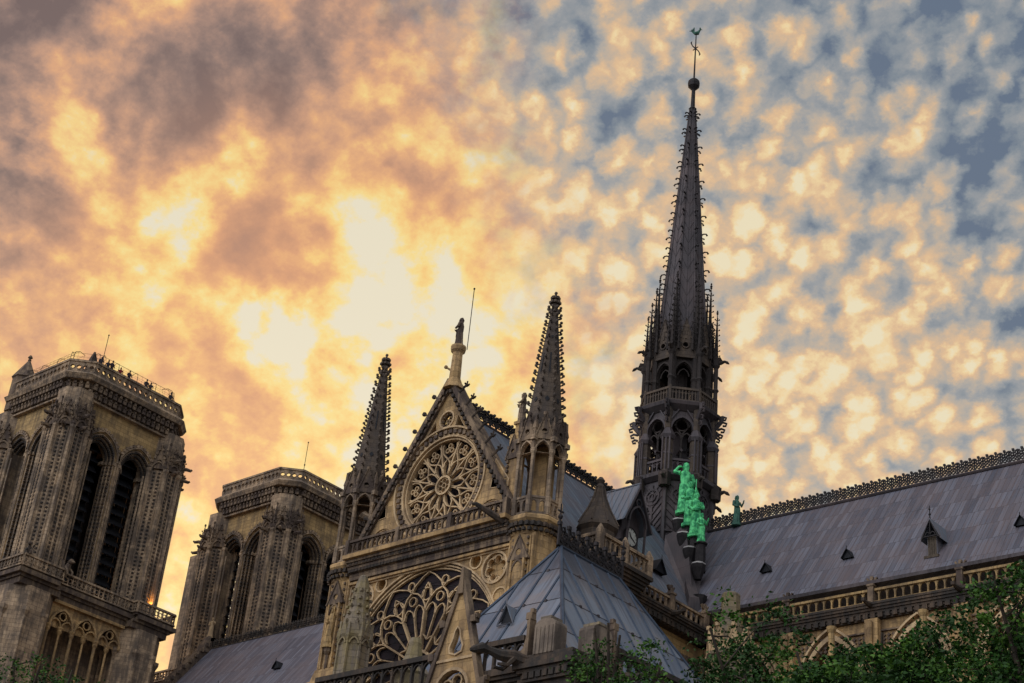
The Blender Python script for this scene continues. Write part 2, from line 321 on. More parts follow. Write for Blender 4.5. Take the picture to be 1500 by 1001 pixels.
def balusters(fr, m, a0, a1, z0, z1, sp=.42, d=.14, style=0):
    """pierced parapet: rail, sole and little trefoil-headed arches"""
    h = z1-z0; fr.box(m, a0, a1, z1-.16*h, z1, -d*.8, d*1.3); fr.box(m, a0, a1, z0, z0+.12*h, -d, d*1.4)
    k = max(1, round((a1-a0)/sp)); sp = (a1-a0)/k; b0 = z0+.12*h; b1 = z1-.16*h
    for i in range(k+1):
        x = a0+i*sp; w = .045+.02*(i in (0, k))
        if 0 <= i: fr.box(m, max(a0, x-w), min(a1, x+w), b0, b1, -d*.5, d*.6)
        if i < k:
            c = x+sp/2
            if style == 0: fr.rib(m, archp(c, sp/2-.03, b0+.58*(b1-b0), .75, 4), .055, -d*.4, d*.45)
            else: fr.rib(m, circ(c, (b0+b1)/2, min(sp, b1-b0)/2-.04, 8), .06, -d*.4, d*.45, True)
def crockets(m, p0, p1, n, out, r=.13, size=.12, skip0=1):
    p0, p1, out = V(p0), V(p1), V(out)
    for i in range(skip0, n):
        p = p0+(p1-p0)*(i/n); q = p+out*r*1.6
        m.tube([p, p+out*r+V((0, 0, r*.25)), q+V((0, 0, r*.9))], [size*.45, size*.6, size*.75], 4); m.blk(q+V((0, 0, r*1.1)), size*.62)
def gablet(fr, m, c, hw, z0, h, c0, c1, coping=.1, hole=True):
    if hole: fr.wall(m, [(c-hw, z0), (c+hw, z0), (c, z0+h)], [circ(c, z0+h*.32, hw*.3, 8)], c0, c1)
    else: fr.prism(m, [(c-hw, z0), (c+hw, z0), (c, z0+h)], c0, c1)
    fr.rib(m, [(c-hw-.04, z0-.05), (c, z0+h+.06), (c+hw+.04, z0-.05)], coping, c0-.03, c1+.06)
def pinnacle(m, x, y, z0, h, r, n=8, cr=6, size=.1, fin=True, faces=None):
    m.ngon(x, y, [(r, z0), (r*.16, z0+h*.9), (r*.1, z0+h*.93)], n)
    for k in range(n):
        a = pi/n+2*pi*k/n; o = V((cos(a), sin(a), 0))
        crockets(m, V((x, y, z0))+o*r, V((x, y, z0+h*.9))+o*r*.16, cr+1, o, size*1.1, size)
    if fin:
        m.blk((x, y, z0+h*.93), size*.9); m.ngon(x, y, [(size*.5, z0+h*.93), (size*1.7, z0+h*.955), (size*.5, z0+h*.97), (size*1.2, z0+h*.985), (size*.3, z0+h)], 6)
# ---------------------------------------------------------------- the ground and the cathedral's root
g = MB(); g.add([(-2500, -2500, GZ), (2500, -2500, GZ), (2500, 2500, GZ), (-2500, 2500, GZ)], [(0, 1, 2, 3)])
obj('ground', g, 'ground_mix', kind='structure')
CATH = empty('cathedral', (0, 0, GZ), 'great Gothic stone cathedral with twin bell towers, lead roofs and a tall dark spire', 'cathedral')
# ---------------------------------------------------------------- bell tower
def chamfer(hx, hy, c): return [(-hx+c, -hy), (hx-c, -hy), (hx, -hy+c), (hx, hy-c), (hx-c, hy), (-hx+c, hy), (-hx, hy-c), (-hx, -hy+c)]
def band(m, cx, cy, pts, z0, z1, grow0=0., grow1=0.):
    def g(k): return [(cx+x+(k if x > 0 else -k), cy+y+(k if y > 0 else -k)) for x, y in pts]
    m.loft([[(x, y, z0) for x, y in g(grow0)], [(x, y, z1) for x, y in g(grow1)]])
def edges(cx, cy, pts, cb, z=0):
    n = len(pts)
    for i in range(n):
        p, q = V((cx+pts[i][0], cy+pts[i][1], z)), V((cx+pts[(i+1) % n][0], cy+pts[(i+1) % n][1], z)); u = (q-p); l = u.length; u.normalize()
        cb(FR(p, u, (0, 0, 1), (u.y, -u.x, 0)), l, i)
def pierced(fr, m, l):
    k = max(1, round(l/.62)); w = l/k
    for i in range(k):
        c = (i+.5)*w; fr.wall(m, [(i*w, 66.75), ((i+1)*w, 66.75), ((i+1)*w, 67.85), (i*w, 67.85)], [circ(c, 67.3, .21, 10)], -.12, .1); fr.rib(m, circ(c, 67.3, .24, 10), .06, .08, .15, True)
    fr.box(m, -.05, l+.05, 67.85, 68.05, -.2, .22)
def bell_tower(cx, cy, label):
    T = empty('bell_tower', (cx, cy, GZ), parent=CATH, label=label)
    hx, hy = 6.5, 7.0; wx, wy = hx-.75, hy-.75
    F = [FR((cx+wx, cy, 0), (0, 1, 0), (0, 0, 1), (1, 0, 0)), FR((cx, cy-wy, 0), (1, 0, 0), (0, 0, 1), (0, -1, 0)),
         FR((cx-wx, cy, 0), (0, -1, 0), (0, 0, 1), (-1, 0, 0)), FR((cx, cy+wy, 0), (-1, 0, 0), (0, 0, 1), (0, 1, 0))]
    HW = [wy, wx, wy, wx]; Z0, ZS = 45.6, 59.5
    wall = MB(); shafts = MB(); hood = MB(); hood2 = MB(); lou = MB()
    for i, (fr, hw) in enumerate(zip(F, HW)):
        cs = (-2.15, 2.15); iw = hw-1.2
        fr.wall(wall, [(-hw, Z0), (hw, Z0), (hw, 64.6), (-hw, 64.6)], [archhole(c, 1.92, Z0+.3, ZS, .62) for c in cs], -.3, 0)
        for k, w in enumerate((1.70, 1.50, 1.32)):
            c0 = -.3*(k+2); fr.wall(shafts, [(-iw, Z0), (iw, Z0), (iw, 63.8), (-iw, 63.8)], [archhole(c, w, Z0+.3, ZS, .62) for c in cs], c0, c0+.3-.004)
        for c in cs:
            for k, w in enumerate((1.81, 1.60, 1.41)):
                ap = [(c-w, Z0)]+archp(c, w, ZS, .62, 8)+[(c+w, Z0)]
                fr.tube(shafts, ap, .085, -.3*k-.08, 6)
                for s in (-1, 1):
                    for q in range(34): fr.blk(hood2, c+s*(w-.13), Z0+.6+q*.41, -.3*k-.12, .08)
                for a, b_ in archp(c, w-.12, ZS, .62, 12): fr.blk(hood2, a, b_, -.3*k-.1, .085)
            for s in (-1, 1):
                for k in range(4): fr.box(shafts, c+s*(1.85-.25*k)-.17, c+s*(1.85-.25*k)+.17, ZS-.32, ZS, -.3*k-.5, -.3*k+.1)
                fr.box(shafts, c+s*2.0-.13, c+s*2.0+.13, ZS, ZS+.12, -.9, .16)
            fr.rib(hood, archp(c, 2.06, ZS, .62, 10), .15, 0, .2)
            ap = archp(c, 2.22, ZS, .62, 9)
            for a, b_ in ap[1:-1]: fr.blk(hood, a, b_, .1, .13)
            # sound louvres
            for z in range(15 if i < 2 else 0):
                zz = Z0+.5+z*1.02
                lou.add([fr.P(c-1.28, zz, -1.35), fr.P(c+.98, zz, -1.35), fr.P(c+.98, zz+1.1, -2.25), fr.P(c-1.28, zz+1.1, -2.25),
                         fr.P(c-1.28, zz+.08, -1.35), fr.P(c+.98, zz+.08, -1.35), fr.P(c+.98, zz+1.18, -2.25), fr.P(c-1.28, zz+1.18, -2.25)],
                        [(0, 1, 2, 3), (4, 5, 6, 7), (0, 1, 5, 4), (1, 2, 6, 5), (2, 3, 7, 6), (3, 0, 4, 7)])
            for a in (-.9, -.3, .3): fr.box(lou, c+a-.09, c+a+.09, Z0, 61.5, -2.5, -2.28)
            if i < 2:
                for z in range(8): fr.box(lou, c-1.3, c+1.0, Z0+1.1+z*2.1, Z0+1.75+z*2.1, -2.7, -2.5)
        for a in (-.12, .12, -hw+3.1, hw-3.1):
            fr.tube(shafts, [(a, Z0), (a, ZS)], .1, .03, 6)
    for k in range(4):      # timber bell frame inside
        lou.box(cx-1.6, cx+1.2, cy-1.9+k*1.1, cy-1.75+k*1.1, Z0, 62)
    obj('wall', wall, 'tower_wall', T); obj('arch_molding', shafts, 'tower_stone', T); obj('hood_molding', hood, 'tower_stone', T); obj('carved_leaf', hood2, 'soot_shade_stone', T)  # leaf dots get the dark stone: their shadow is put into the colour
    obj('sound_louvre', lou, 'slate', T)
    # corner piers
    for sx in (-1, 1):
        for sy in (-1, 1):
            px, py = cx+sx*(hx-1.45), cy+sy*(hy-1.45); p = MB(); dk = MB(); R = 2.1
            p.ngon(px, py, [(R, Z0), (R, 60.2), (1.75, 60.8), (1.75, 64.7)], 8)
            if sx < 0: p.box(px-3.2, px-1, py-1.3, py+1.3, Z0, 60.4)
            for k in range(8):
                a = pi/8+k*pi/4; p.tube([(px+R*cos(a), py+R*sin(a), Z0), (px+R*cos(a), py+R*sin(a), 60.4)], .24, 6)
                p.ngon(px+R*cos(a), py+R*sin(a), [(.18, 60.0), (.33, 60.3), (.33, 60.55)], 6)
                a2 = k*pi/4; ap = R*cos(pi/8); u = V((-sin(a2), cos(a2), 0)); o = V((cos(a2), sin(a2), 0))
                c = V((px, py, 0))+o*ap
                if o.x*sx+o.y*sy > -.3:
                    for e in (-.48, 0, .48):
                        q = c+u*e; p.tube([q+V((0, 0, Z0)), q+V((0, 0, 60.3))], .11, 5)
                    for e in (-.25, .25):
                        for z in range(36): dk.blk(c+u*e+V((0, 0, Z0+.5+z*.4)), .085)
            obj('corner_pier', p, 'tower_stone', T); obj('carved_leaf', dk, 'soot_shade_stone', T)  # pier leaf dots are dark too, shadow painted in as colour
            t = MB()
            for k in range(8):
                a2 = k*pi/4; o = V((cos(a2), sin(a2), 0)); u = V((-sin(a2), cos(a2), 0))
                if o.x*sx+o.y*sy > -.3:
                    fr = FR(V((px, py, 0))+o*(R*cos(pi/8)), u, (0, 0, 1), o)
                    gablet(fr, t, 0, .78, 60.6, 2.3, -.45, .08, .13); fr.rib(t, archp(0, .6, 60.5, .7, 6), .16, .02, .2)
                    for q in range(5):
                        for s in (-1, 1): fr.blk(t, s*(.78-.15*q), 60.8+q*.45, .1, .11)
                    t.ball(fr.P(0, 63.1, 0), .17, 6, 4)
                a = pi/8+k*pi/4; x, y = px+R*.97*cos(a), py+R*.97*sin(a)
                if cos(a)*sx+sin(a)*sy > .2: pinnacle(t, x, y, 60.6, 2.9, .26, 4, 3, .08)
            o = V((sx, sy, 0)).normalized(); q = V((px, py, 0))+o*1.9
            for dz in (60.35, 61.6):
                for dd in ((sx, 0), (0, sy), (sx*.7, sy*.7)):
                    e = V((dd[0], dd[1], 0)); b0 = V((px, py, dz))+e*1.9; t.tube([b0, b0+e*.5+V((0, 0, .1)), b0+e*.95+V((0, 0, .0)), b0+e*1.1+V((0, 0, .12))], [.22, .2, .16, .1], 5)
            obj('crocketed_pinnacle', t, 'carved_stone', T)
    # cornice
    ch = chamfer(hx-.35, hy-.35, 1.7); c = MB(); lf = MB()
    band(c, cx, cy, ch, 64.3, 65.9, -.2, .0); band(c, cx, cy, ch, 65.9, 66.35, .55, .75); band(c, cx, cy, ch, 66.35, 66.75, .75, .35); band(c, cx, cy, ch, 64.15, 64.32, .05, .05)
    def lv(fr, l, i):
        n = max(2, int(l/.55))
        for r_, (z, o, s) in enumerate(((64.75, .08, .17), (65.45, .26, .2))):
            for k in range(n+1):
                a = (k+.5*(r_ % 2))*l/n
                if a <= l: fr.box(lf, a-s, a+s, z-.27, z+.2, o-.3, o+.12); fr.blk(lf, a, z+.22, o+.1, s*.6)
    edges(cx, cy, ch, lv); obj('cornice', c, 'tower_stone', T); obj('frieze_leaf', lf, 'carved_stone', T)
    r = MB(); ch2 = chamfer(hx-.15, hy-.15, 1.75)
    edges(cx, cy, ch2, lambda fr, l, i: pierced(fr, r, l)); obj('parapet', r, 'tower_stone', T)
    d = MB(); band(d, cx, cy, ch, 66.2, 66.9, -.2, -.2); d.ngon(cx, cy, [(4.6, 66.9), (.3, 68.6)], 8); obj('tower_roof', d, 'old_grey_lead', T)
    # gallery and the open arcade below it
    G = MB(); A = MB(); out = []
    def outline(e, f, w=4.3):
        X, Y = hx+e, hy+e; x, y = hx+f, hy+f
        return [(-X, -Y), (-X+w, -Y), (-X+w, -y), (X-w, -y), (X-w, -Y), (X, -Y), (X, -Y+w), (x, -Y+w), (x, Y-w), (X, Y-w), (X, Y), (X-w, Y), (X-w, y), (-X+w, y), (-X+w, Y), (-X, Y), (-X, Y-w), (-x, Y-w), (-x, -Y+w), (-X, -Y+w)]
    o1 = outline(1.5, .75)
    def flat(pts, z0, z1, mb): mb.loft([[(cx+x, cy+y, z0) for x, y in pts], [(cx+x, cy+y, z1) for x, y in pts]])
    flat(outline(1.2, .5), 44.2, 44.75, A); flat(outline(1.4, .7), 44.75, 45.0, A); flat(outline(1.75, 1.0), 45.0, 45.4, A); flat(o1, 45.4, 45.62, A)
    obj('gallery_cornice', A, 'carved_stone', T)
    edges(cx, cy, o1, lambda fr, l, i: balusters(fr, G, 0, l, 45.6, 46.75, .5, .13, 1)); obj('gallery_balustrade', G, 'tower_stone', T)
    Bd = MB(); Bd.box(cx-hx+2.2, cx+hx-2.2, cy-hy+2.2, cy+hy-2.2, GZ, 45.5); Bd.box(cx-hx+.6, cx+hx-.6, cy-hy+.6, cy+hy-.6, GZ, 34)
    for sx in (-1, 1):
        for sy in (-1, 1):
            x, y = cx+sx*(hx-.95), cy+sy*(hy-.95); Bd.ngon(x, y, [(2.55, GZ), (2.55, 44.2)], 8)
            for k in range(8):
                a = pi/8+k*pi/4; Bd.tube([(x+2.55*cos(a), y+2.55*sin(a), 30), (x+2.55*cos(a), y+2.55*sin(a), 42)], .14, 6); Bd.ngon(x+2.55*cos(a), y+2.55*sin(a), [(.15, 41.5), (.36, 41.9), (.36, 42.2)], 6)
    obj('tower_base', Bd, 'tower_stone', T)
    ar = MB()
    fe = [FR((cx+hx+.35, cy, 0), (0, 1, 0), (0, 0, 1), (1, 0, 0)), FR((cx, cy-hy-.35, 0), (1, 0, 0), (0, 0, 1), (0, -1, 0))]
    for fr, hw in zip(fe, (hy-3.1, hx-3.1)):
        n = 3; w = 2*hw/n
        for k in range(n):
            c = -hw+w*(k+.5)
            fr.rib(ar, archp(c, w/2-.08, 41.9, .72, 8), .17, -.15, .15); fr.rib(ar, circ(c, 42.95, .36, 10), .1, -.1, .1, True)
            for s in (-1, 1): fr.rib(ar, archp(c+s*w/4, w/4-.05, 41.9, .62, 6), .11, -.1, .1)
            for s in (-1, 0):
                x = c+s*w/2; fr.tube(ar, [(x, 30), (x, 41.4)], .14 if s else .1, 0, 7); ar.ngon(*fr.P(x, 0, 0)[:2], [(.14, 41.3), (.26, 41.55), (.2, 41.65), (.3, 41.85), (.3, 41.95)], 8)
        fr.box(ar, -hw, hw, 44.0, 44.25, -.2, .2); fr.box(ar, -hw-.2, hw+.2, 29.6, 30, -1, .3)
        fr.wall(ar, [(-hw, 41.9), (hw, 41.9), (hw, 44.1), (-hw, 44.1)], [circ(-hw+w*(k+.5), 42.9, .62, 10) for k in range(n)], -.32, -.2)
    obj('open_arcade', ar, 'warm_stone', T)
    return T
TS = bell_tower(-62.3, -13.6, 'nearer bell tower with a wire fence and visitors on its roof')
TN = bell_tower(-62.3, 13.75, 'farther bell tower, bare topped, with a thin aerial')
# chimeras on the gallery corners of the nearer tower
def beast(m, x, y, z, fx, fy, s=1.):
    f = V((fx, fy, 0)).normalized(); p = V((x, y, z))
    m.tube([p-f*.25*s, p+V((0, 0, .45*s))-f*.1*s, p+V((0, 0, .85*s))+f*.1*s], [.26*s, .24*s, .16*s], 7)
    m.ball(p+V((0, 0, 1.0*s))+f*.22*s, .19*s, 7, 5); m.tube([p+V((0, 0, .98*s))+f*.3*s, p+V((0, 0, .9*s))+f*.55*s], [.12*s, .07*s], 5)
    sd_ = V((-f.y, f.x, 0))
    for q in (-1, 1):
        m.tube([p+V((0, 0, .6*s))+sd_*q*.2*s, p+V((0, 0, .3*s))+sd_*q*.25*s+f*.3*s, p+f*.35*s+sd_*q*.2*s], [.1*s, .08*s, .07*s], 5)
        m.add([p+sd_*q*.15*s+V((0, 0, .4*s))-f*.2*s, p+sd_*q*.35*s+V((0, 0, 1.3*s))-f*.5*s, p+sd_*q*.2*s+V((0, 0, .9*s))-f*.1*s, p+sd_*q*.2*s+V((0, 0, .7*s))-f*.3*s], [(0, 1, 2), (0, 2, 3), (0, 1, 3), (1, 2, 3)])
m = MB(); beast(m, -54.45, -21.7, 46.7, 1, -1, 1.0); obj('chimera', m, 'soot_shade_stone', TS)
m = MB(); beast(m, -54.4, -17.55, 46.2, 1, .2, 1.35); obj('chimera', m, 'carved_stone', TS)
# visitors' fence: hooped poles and wires above the parapet
m = MB()
ch = chamfer(6.3, 6.8, 2.2)
def fence(fr, l, i):
    n = max(1, round(l/2.4))
    for k in range(n+1):
        a = k*l/n
        m.tube([fr.P(a, 67.0, -.5), fr.P(a, 68.9, -.42), fr.P(a, 69.35, -.55), fr.P(a, 69.55, -1.0), fr.P(a, 69.4, -1.6)], .03, 4)
    for b_, c_ in ((68.5, -.45), (68.9, -.42), (69.3, -.5), (69.55, -1.0), (69.4, -1.6)): m.tube([fr.P(0, b_, c_), fr.P(l, b_, c_)], .012, 3)
    q = int(l/.55)
    for k in range(q+1): m.tube([fr.P(k*l/q, 68.1, -.44), fr.P(k*l/q, 69.3, -.5), fr.P(k*l/q, 69.54, -1.0)], .008, 3)
edges(-62.3, -13.6, ch, fence); obj('safety_fence', m, 'iron', TS)
m = MB(); m.ngon(-67, -20.2+.6, [(1.15, 65), (1.15, 68.7), (1.3, 68.8), (.12, 71.0), (.2, 71.05), (.1, 71.2), (.26, 71.35), (.12, 71.6)], 8); obj('stair_turret', m, 'carved_stone', TS)
m = MB(); m.ngon(-57.6, -18.2, [(.62, 67), (.55, 68.6), (.1, 69.9)], 4); obj('corner_cap', m, 'soot_shade_stone', TS)
for T, y in ((TS, -14.5), (TN, 13.5)):
    m = MB(); m.tube([(-62, y, 67), (-62, y, 75)], .035, 5); m.ball((-62, y, 75), .09, 6, 4); m.ball((-62, y, 72.2), .1, 6, 4); obj('aerial', m, 'iron', T)
# warm lamps glowing at the foot of the nearer belfry
for x, y, z in ((-55.3, -20.0, 46.0), (-55.2, -13.7, 46.0), (-55.15, -7.6, 46.0)):
    m = MB(); m.box(x-.08, x+.08, y-.1, y+.1, z-.38, z-.28); m.ngon(x, y, [(.08, z-.28), (.1, z-.24)], 6)
    obj('floodlight', m, 'lamp_glow', TS)
    ld = bpy.data.lights.new('floodlight', 'SPOT'); ld.energy = 480; ld.color = (1, .42, .08); ld.shadow_soft_size = .04; ld.spot_size = rad(60); ld.spot_blend = .8
    lo = link(bpy.data.objects.new('floodlight_beam', ld)); lo.location = (x+.15, y, z+.7); lo.rotation_euler = V((.30, 0, -1)).to_track_quat('Z', 'Y').to_euler()
# ---------------------------------------------------------------- great roofs
def roof_mesh(x0, x1, yf, ye, zr, ze, t=.12):
    """ridge along x; yf(x) is the ridge line"""
    m = MB(); v = []
    for x in (x0, x1): v += [(x, yf(x)-ye, ze), (x, yf(x), zr), (x, yf(x)+ye, ze)]
    m.add(v, [(0, 1, 4, 3), (1, 2, 5, 4), (0, 2, 1), (3, 4, 5), (0, 3, 5, 2)]); return m
choir_y = lambda x: .021*x
zero = lambda x: 0.
CH = obj('choir_roof', roof_mesh(-2, 48, choir_y, 7.6, 45.15, 35.15), 'lead_sheets_along_x', CATH)
NV = obj('nave_roof', roof_mesh(-55.6, -1, zero, 7.6, 45.1, 35.15), 'lead_sheets_along_x', CATH)
m = MB(); m.add([(-7.6, -24.4, 35.15), (0, -24.4, 45.15), (7.6, -24.4, 35.15), (-7.6, 24, 35.15), (0, 24, 45.15), (7.6, 24, 35.15)], [(0, 1, 4, 3), (1, 2, 5, 4), (0, 2, 1), (3, 4, 5), (0, 3, 5, 2)])
TR = obj('transept_roof', m, 'lead_sheets_along_y', CATH)
def crest_unit(m, p, q, zz=1.05):
    """one bay of pierced lead cresting between p and q on the ridge"""
    p, q = V(p), V(q); u = (q-p); l = u.length; u.normalize(); n = V((-u.y, u.x, 0)); fr = FR(p, u, (0, 0, 1), n)
    t = .045
    fr.box(m, 0, l, .0, .08, -.06, .06)
    for a, b_ in ((0, 1), (1, 0)): fr.rib(m, [(a*l, .1), ((a*.5+.25)*l, .34), (.5*l, .42), ((b_*.5+.25)*l, .62), (b_*l, .74)], .07, -t, t)
    fr.rib(m, circ(l/2, .42, .2, 8), .07, -t, t, True); fr.rib(m, [(0, .1), (0, .9)], .08, -t, t)
    for c in (0, .5): 
        x = c*l; top = zz if c else zz-.12
        fr.rib(m, [(x, .6), (x, top-.1)], .07, -t, t); fr.blk(m, x, top-.06, 0, .075)
        for s in (-1, 1): fr.rib(m, [(x, top-.34), (x+s*.13, top-.26), (x+s*.2, top-.13)], .085, -t, t); fr.rib(m, [(x, top-.5), (x+s*.16, top-.46)], .07, -t, t)
def crest(p, q, name, parent, mat='iron', step=.62, zz=1.05):
    m = MB(); p, q = V(p), V(q); n = round((q-p).length/step)
    for i in range(n): crest_unit(m, p+(q-p)*(i/n), p+(q-p)*((i+1)/n), zz)
    return obj(name, m, mat, parent)
crest((3.3, .07, 45.2), (40, .84, 45.2), 'roof_cresting', CH, zz=1.1)
crest((0, -24.6, 45.2), (0, -3.4, 45.2), 'roof_cresting', TR, zz=1.1)
crest((-55, 0, 45.1), (-3.4, 0, 45.1), 'roof_cresting', NV, 'soot_shade_stone', .7, .85)
m = MB()
for x0, x1, yf in ((3, 48, choir_y),): m.tube([(x0, yf(x0)-.05, 45.2), (x1, yf(x1)-.05, 45.2)], .13, 6); 
m.tube([(-.05, -25, 45.2), (-.05, -3, 45.2)], .13, 6); obj('ridge_roll', m, 'dark_lead', CH)
# small triangular vents
def vent(x, y, z, nx, ny, s, name, parent):
    m = MB(); o = V((nx, ny, 0)); u = V((-ny, nx, 0)); p = V((x, y, z)); top = p+V((0, 0, .75*s))+o*.35*s
    a = p+o*.35*s-u*.5*s; b_ = p+o*.35*s+u*.5*s; c = p-o*.9*s+V((0, 0, .75*s)); d1 = a-o*.8*s; d2 = b_-o*.8*s
    m.add([a, b_, top, c, d1, d2], [(0, 2, 3, 4), (1, 5, 3, 2)]); m.add([a+V((0, 0, 0))-o*.12, b_-o*.12, top-o*.12], [(0, 1, 2)])
    m.tube([a, top, b_], .04, 4); m.tube([top, top+V((0, 0, .22*s))], .03, 4)
    obj(name, m, 'slate', parent)
k = 10./7.6
def on_choir(x, z): return (x, choir_y(x)-(45.15-z)/k, z)
for x, z in ((11.5, 38.5), (17.9, 38.2), (30.0, 38.0), (36, 38)): vent(*on_choir(x, z), 0, -1, .85, 'roof_vent', CH)
for y, z in ((-9.3, 38.0),): vent((45.15-z)/k, y, z, 1, 0, 1.3, 'roof_vent', TR)
for x, z in ((-45, 37.9), (-39.0, 39.4)): vent(x, -(45.15-z)/k, z, 0, -1, .9, 'roof_vent', NV)
# gabled dormer with a plank door on the choir roof
def dormer_shell(m, o, n, u, hw, zf, ze, za, depth, ov=.3):
    fr = FR(o, u, (0, 0, 1), n)
    fr.box(m, -hw, hw, zf, ze, -depth, 0)
    return fr
x = 24.45; y = on_choir(x, 36.9)[1]; fr = FR((x, y-.1, 0), (1, 0, 0), (0, 0, 1), (0, -1, 0))
m = MB(); fr.prism(m, [(-.33, 36.7), (.33, 36.7), (.33, 38.15), (-.33, 38.15)], -1.6, 0); DM = obj('dormer', m, 'old_grey_lead', CH)
m = MB()
for s in (-1, 1): m.add([fr.P(s*.62, 37.85, .25), fr.P(0, 39.15, .25), fr.P(0, 39.15, -2.4), fr.P(s*.62, 37.85, -1.3), fr.P(s*.66, 37.78, .25), fr.P(0, 39.25, .25), fr.P(0, 39.25, -2.4), fr.P(s*.66, 37.78, -1.3)], [(0, 1, 2, 3), (4, 5, 6, 7), (0, 1, 5, 4), (1, 2, 6, 5), (2, 3, 7, 6), (3, 0, 4, 7)])
obj('dormer_roof', m, 'old_grey_lead', CH)
m = MB(); fr.rib(m, [(-.6, 37.85), (0, 39.1), (.6, 37.85)], .1, .2, .3); fr.rib(m, [(-.48, 38.0), (.48, 38.0)], .07, .18, .27); fr.rib(m, [(0, 38.0), (0, 39.0)], .06, .2, .27)
for s in (-1, 1): fr.rib(m, archp(s*.18, .17, 38.05, .7, 5), .05, .2, .27)
m.tube([fr.P(0, 39.1, .2), fr.P(0, 40.1, .2)], [.05, .025], 5); m.ball(fr.P(0, 39.5, .2), .09, 6, 4); m.ball(fr.P(0, 39.85, .2), .07, 6, 4); obj('barge_board', m, 'iron', CH)
m = MB()
for q in range(4): fr.box(m, -.29+q*.15, -.16+q*.15, 36.8, 38.05, .0, .04)
fr.box(m, -.5, .5, 36.55, 36.72, -.3, .22); obj('plank_door', m, 'wood_door', CH)
# eaves gutter, parapet, cornice and wall of the choir flank
def flank(o, u, n, a0, a1, posts, parent, name, win=True):
    fr = FR(o, u, (0, 0, 1), n); b = MB(); balusters(fr, b, a0, a1, 33.65, 34.6, .56, .13)
    P = obj(name, b, 'tower_stone' if name[0] == 't' else 'tower_wall', parent)
    b = MB()
    for a in posts:
        fr.box(b, a-.2, a+.2, 33.5, 34.75, -.22, .3); fr.box(b, a-.26, a+.26, 34.75, 34.88, -.28, .36); fr.prism(b, [(a-.17, 34.88), (a+.17, 34.88), (a+.06, 35.3), (a-.06, 35.3)], -.12, .18)
        for s in (-1, 1): fr.rib(b, [(a, 35.05), (a+s*.22, 35.18), (a+s*.34, 35.38)], .12, -.06, .1)
        fr.blk(b, a, 35.35, .03, .1)
        obj('parapet_post', b, 'carved_stone', parent); b = MB()
        b.tube([fr.P(a, 33.5, .2), fr.P(a, 33.45, .7), fr.P(a, 33.5, 1.15)], [.2, .17, .1], 6); b.blk(fr.P(a, 33.55, 1.15), .11)
        obj('gargoyle', b, 'soot_shade_stone', parent); b = MB()
    b = MB(); fr.box(b, a0, a1, 33.5, 33.66, -.6, .35)
    for i in range(5): fr.box(b, a0, a1, 33.5-.17*(i+1), 33.5-.17*i-.01, -.6, .3-.09*i)
    nn = int((a1-a0)/.5)
    for i in range(nn): a = a0+(i+.5)*(a1-a0)/nn; fr.blk(b, a, 32.85, -.02, .16)
    obj('eaves_cornice', b, 'soot_shade_stone', parent)
    return fr
fr = flank((0, -7.75, 0), (1, .021, 0), (.021, -1, 0), 9.2, 46, (14.9, 21, 27, 33, 39), CATH, 'eaves_balustrade')
m = MB(); fr.box(m, 7.7, 46, 34.9, 35.13, -.3, .28); m.box(7.3, 7.62, -25, -7.6, 34.9, 35.13); obj('gutter', m, 'dark_lead', CH)
m = MB(); hs = [archhole(a, 1.75, 20, 29.0, .85, 8) for a in (12, 18, 24, 30, 36, 42)]
fr.wall(m, [(7, GZ), (46, GZ), (46, 32.7), (7, 32.7)], hs, -1.2, -.3); CW = obj('choir_wall', m, 'warm_stone', CATH)
m = MB(); fr.box(m, 8, 46, 15, 32.6, -1.45, -1.25); obj('window_glass', m, 'rose_glass', CW)
m = MB(); t = MB()
for a in (12, 18, 24, 30, 36, 42):
    fr.rib(m, archp(a, 1.95, 29.0, .85, 10), .3, -.3, -.05); fr.rib(m, archp(a, 2.3, 29.0, .85, 10), .14, -.3, .05)
    for s in (-1, 1): fr.rib(t, archp(a+s*.88, .8, 28.6, .8, 6), .13, -.8, -.6); fr.tube(t, [(a+s*1.7, 20), (a+s*1.7, 29)], .1, -.5, 5)
    fr.rib(t, circ(a, 30.6, .75, 12), .13, -.8, -.6, True); fr.tube(t, [(a, 20), (a, 29.5)], .1, -.7, 5)
obj('window_arch', m, 'tracery_stone', CW); obj('window_tracery', t, 'tracery_stone', CW)
m = MB()       # diaper band
for i in range(110):
    a = 8+i*.34
    for j in range(3): fr.prism(m, [(a, 31.0+j*.24), (a+.15, 31.12+j*.24), (a, 31.24+j*.24), (a-.15, 31.12+j*.24)], -.3, -.2)
fr.box(m, 8, 46, 31.85, 31.95, -.3, -.12); obj('diaper_band', m, 'carved_stone', CW)
for a in (15, 21, 27, 33, 39):
    m = MB(); fr.box(m, a-.45, a+.45, GZ, 32.6, -.3, .28); m.tube([fr.P(a, 20, .45), fr.P(a, 32.4, .45)], .16, 7); obj('wall_buttress', m, 'warm_stone', CW)
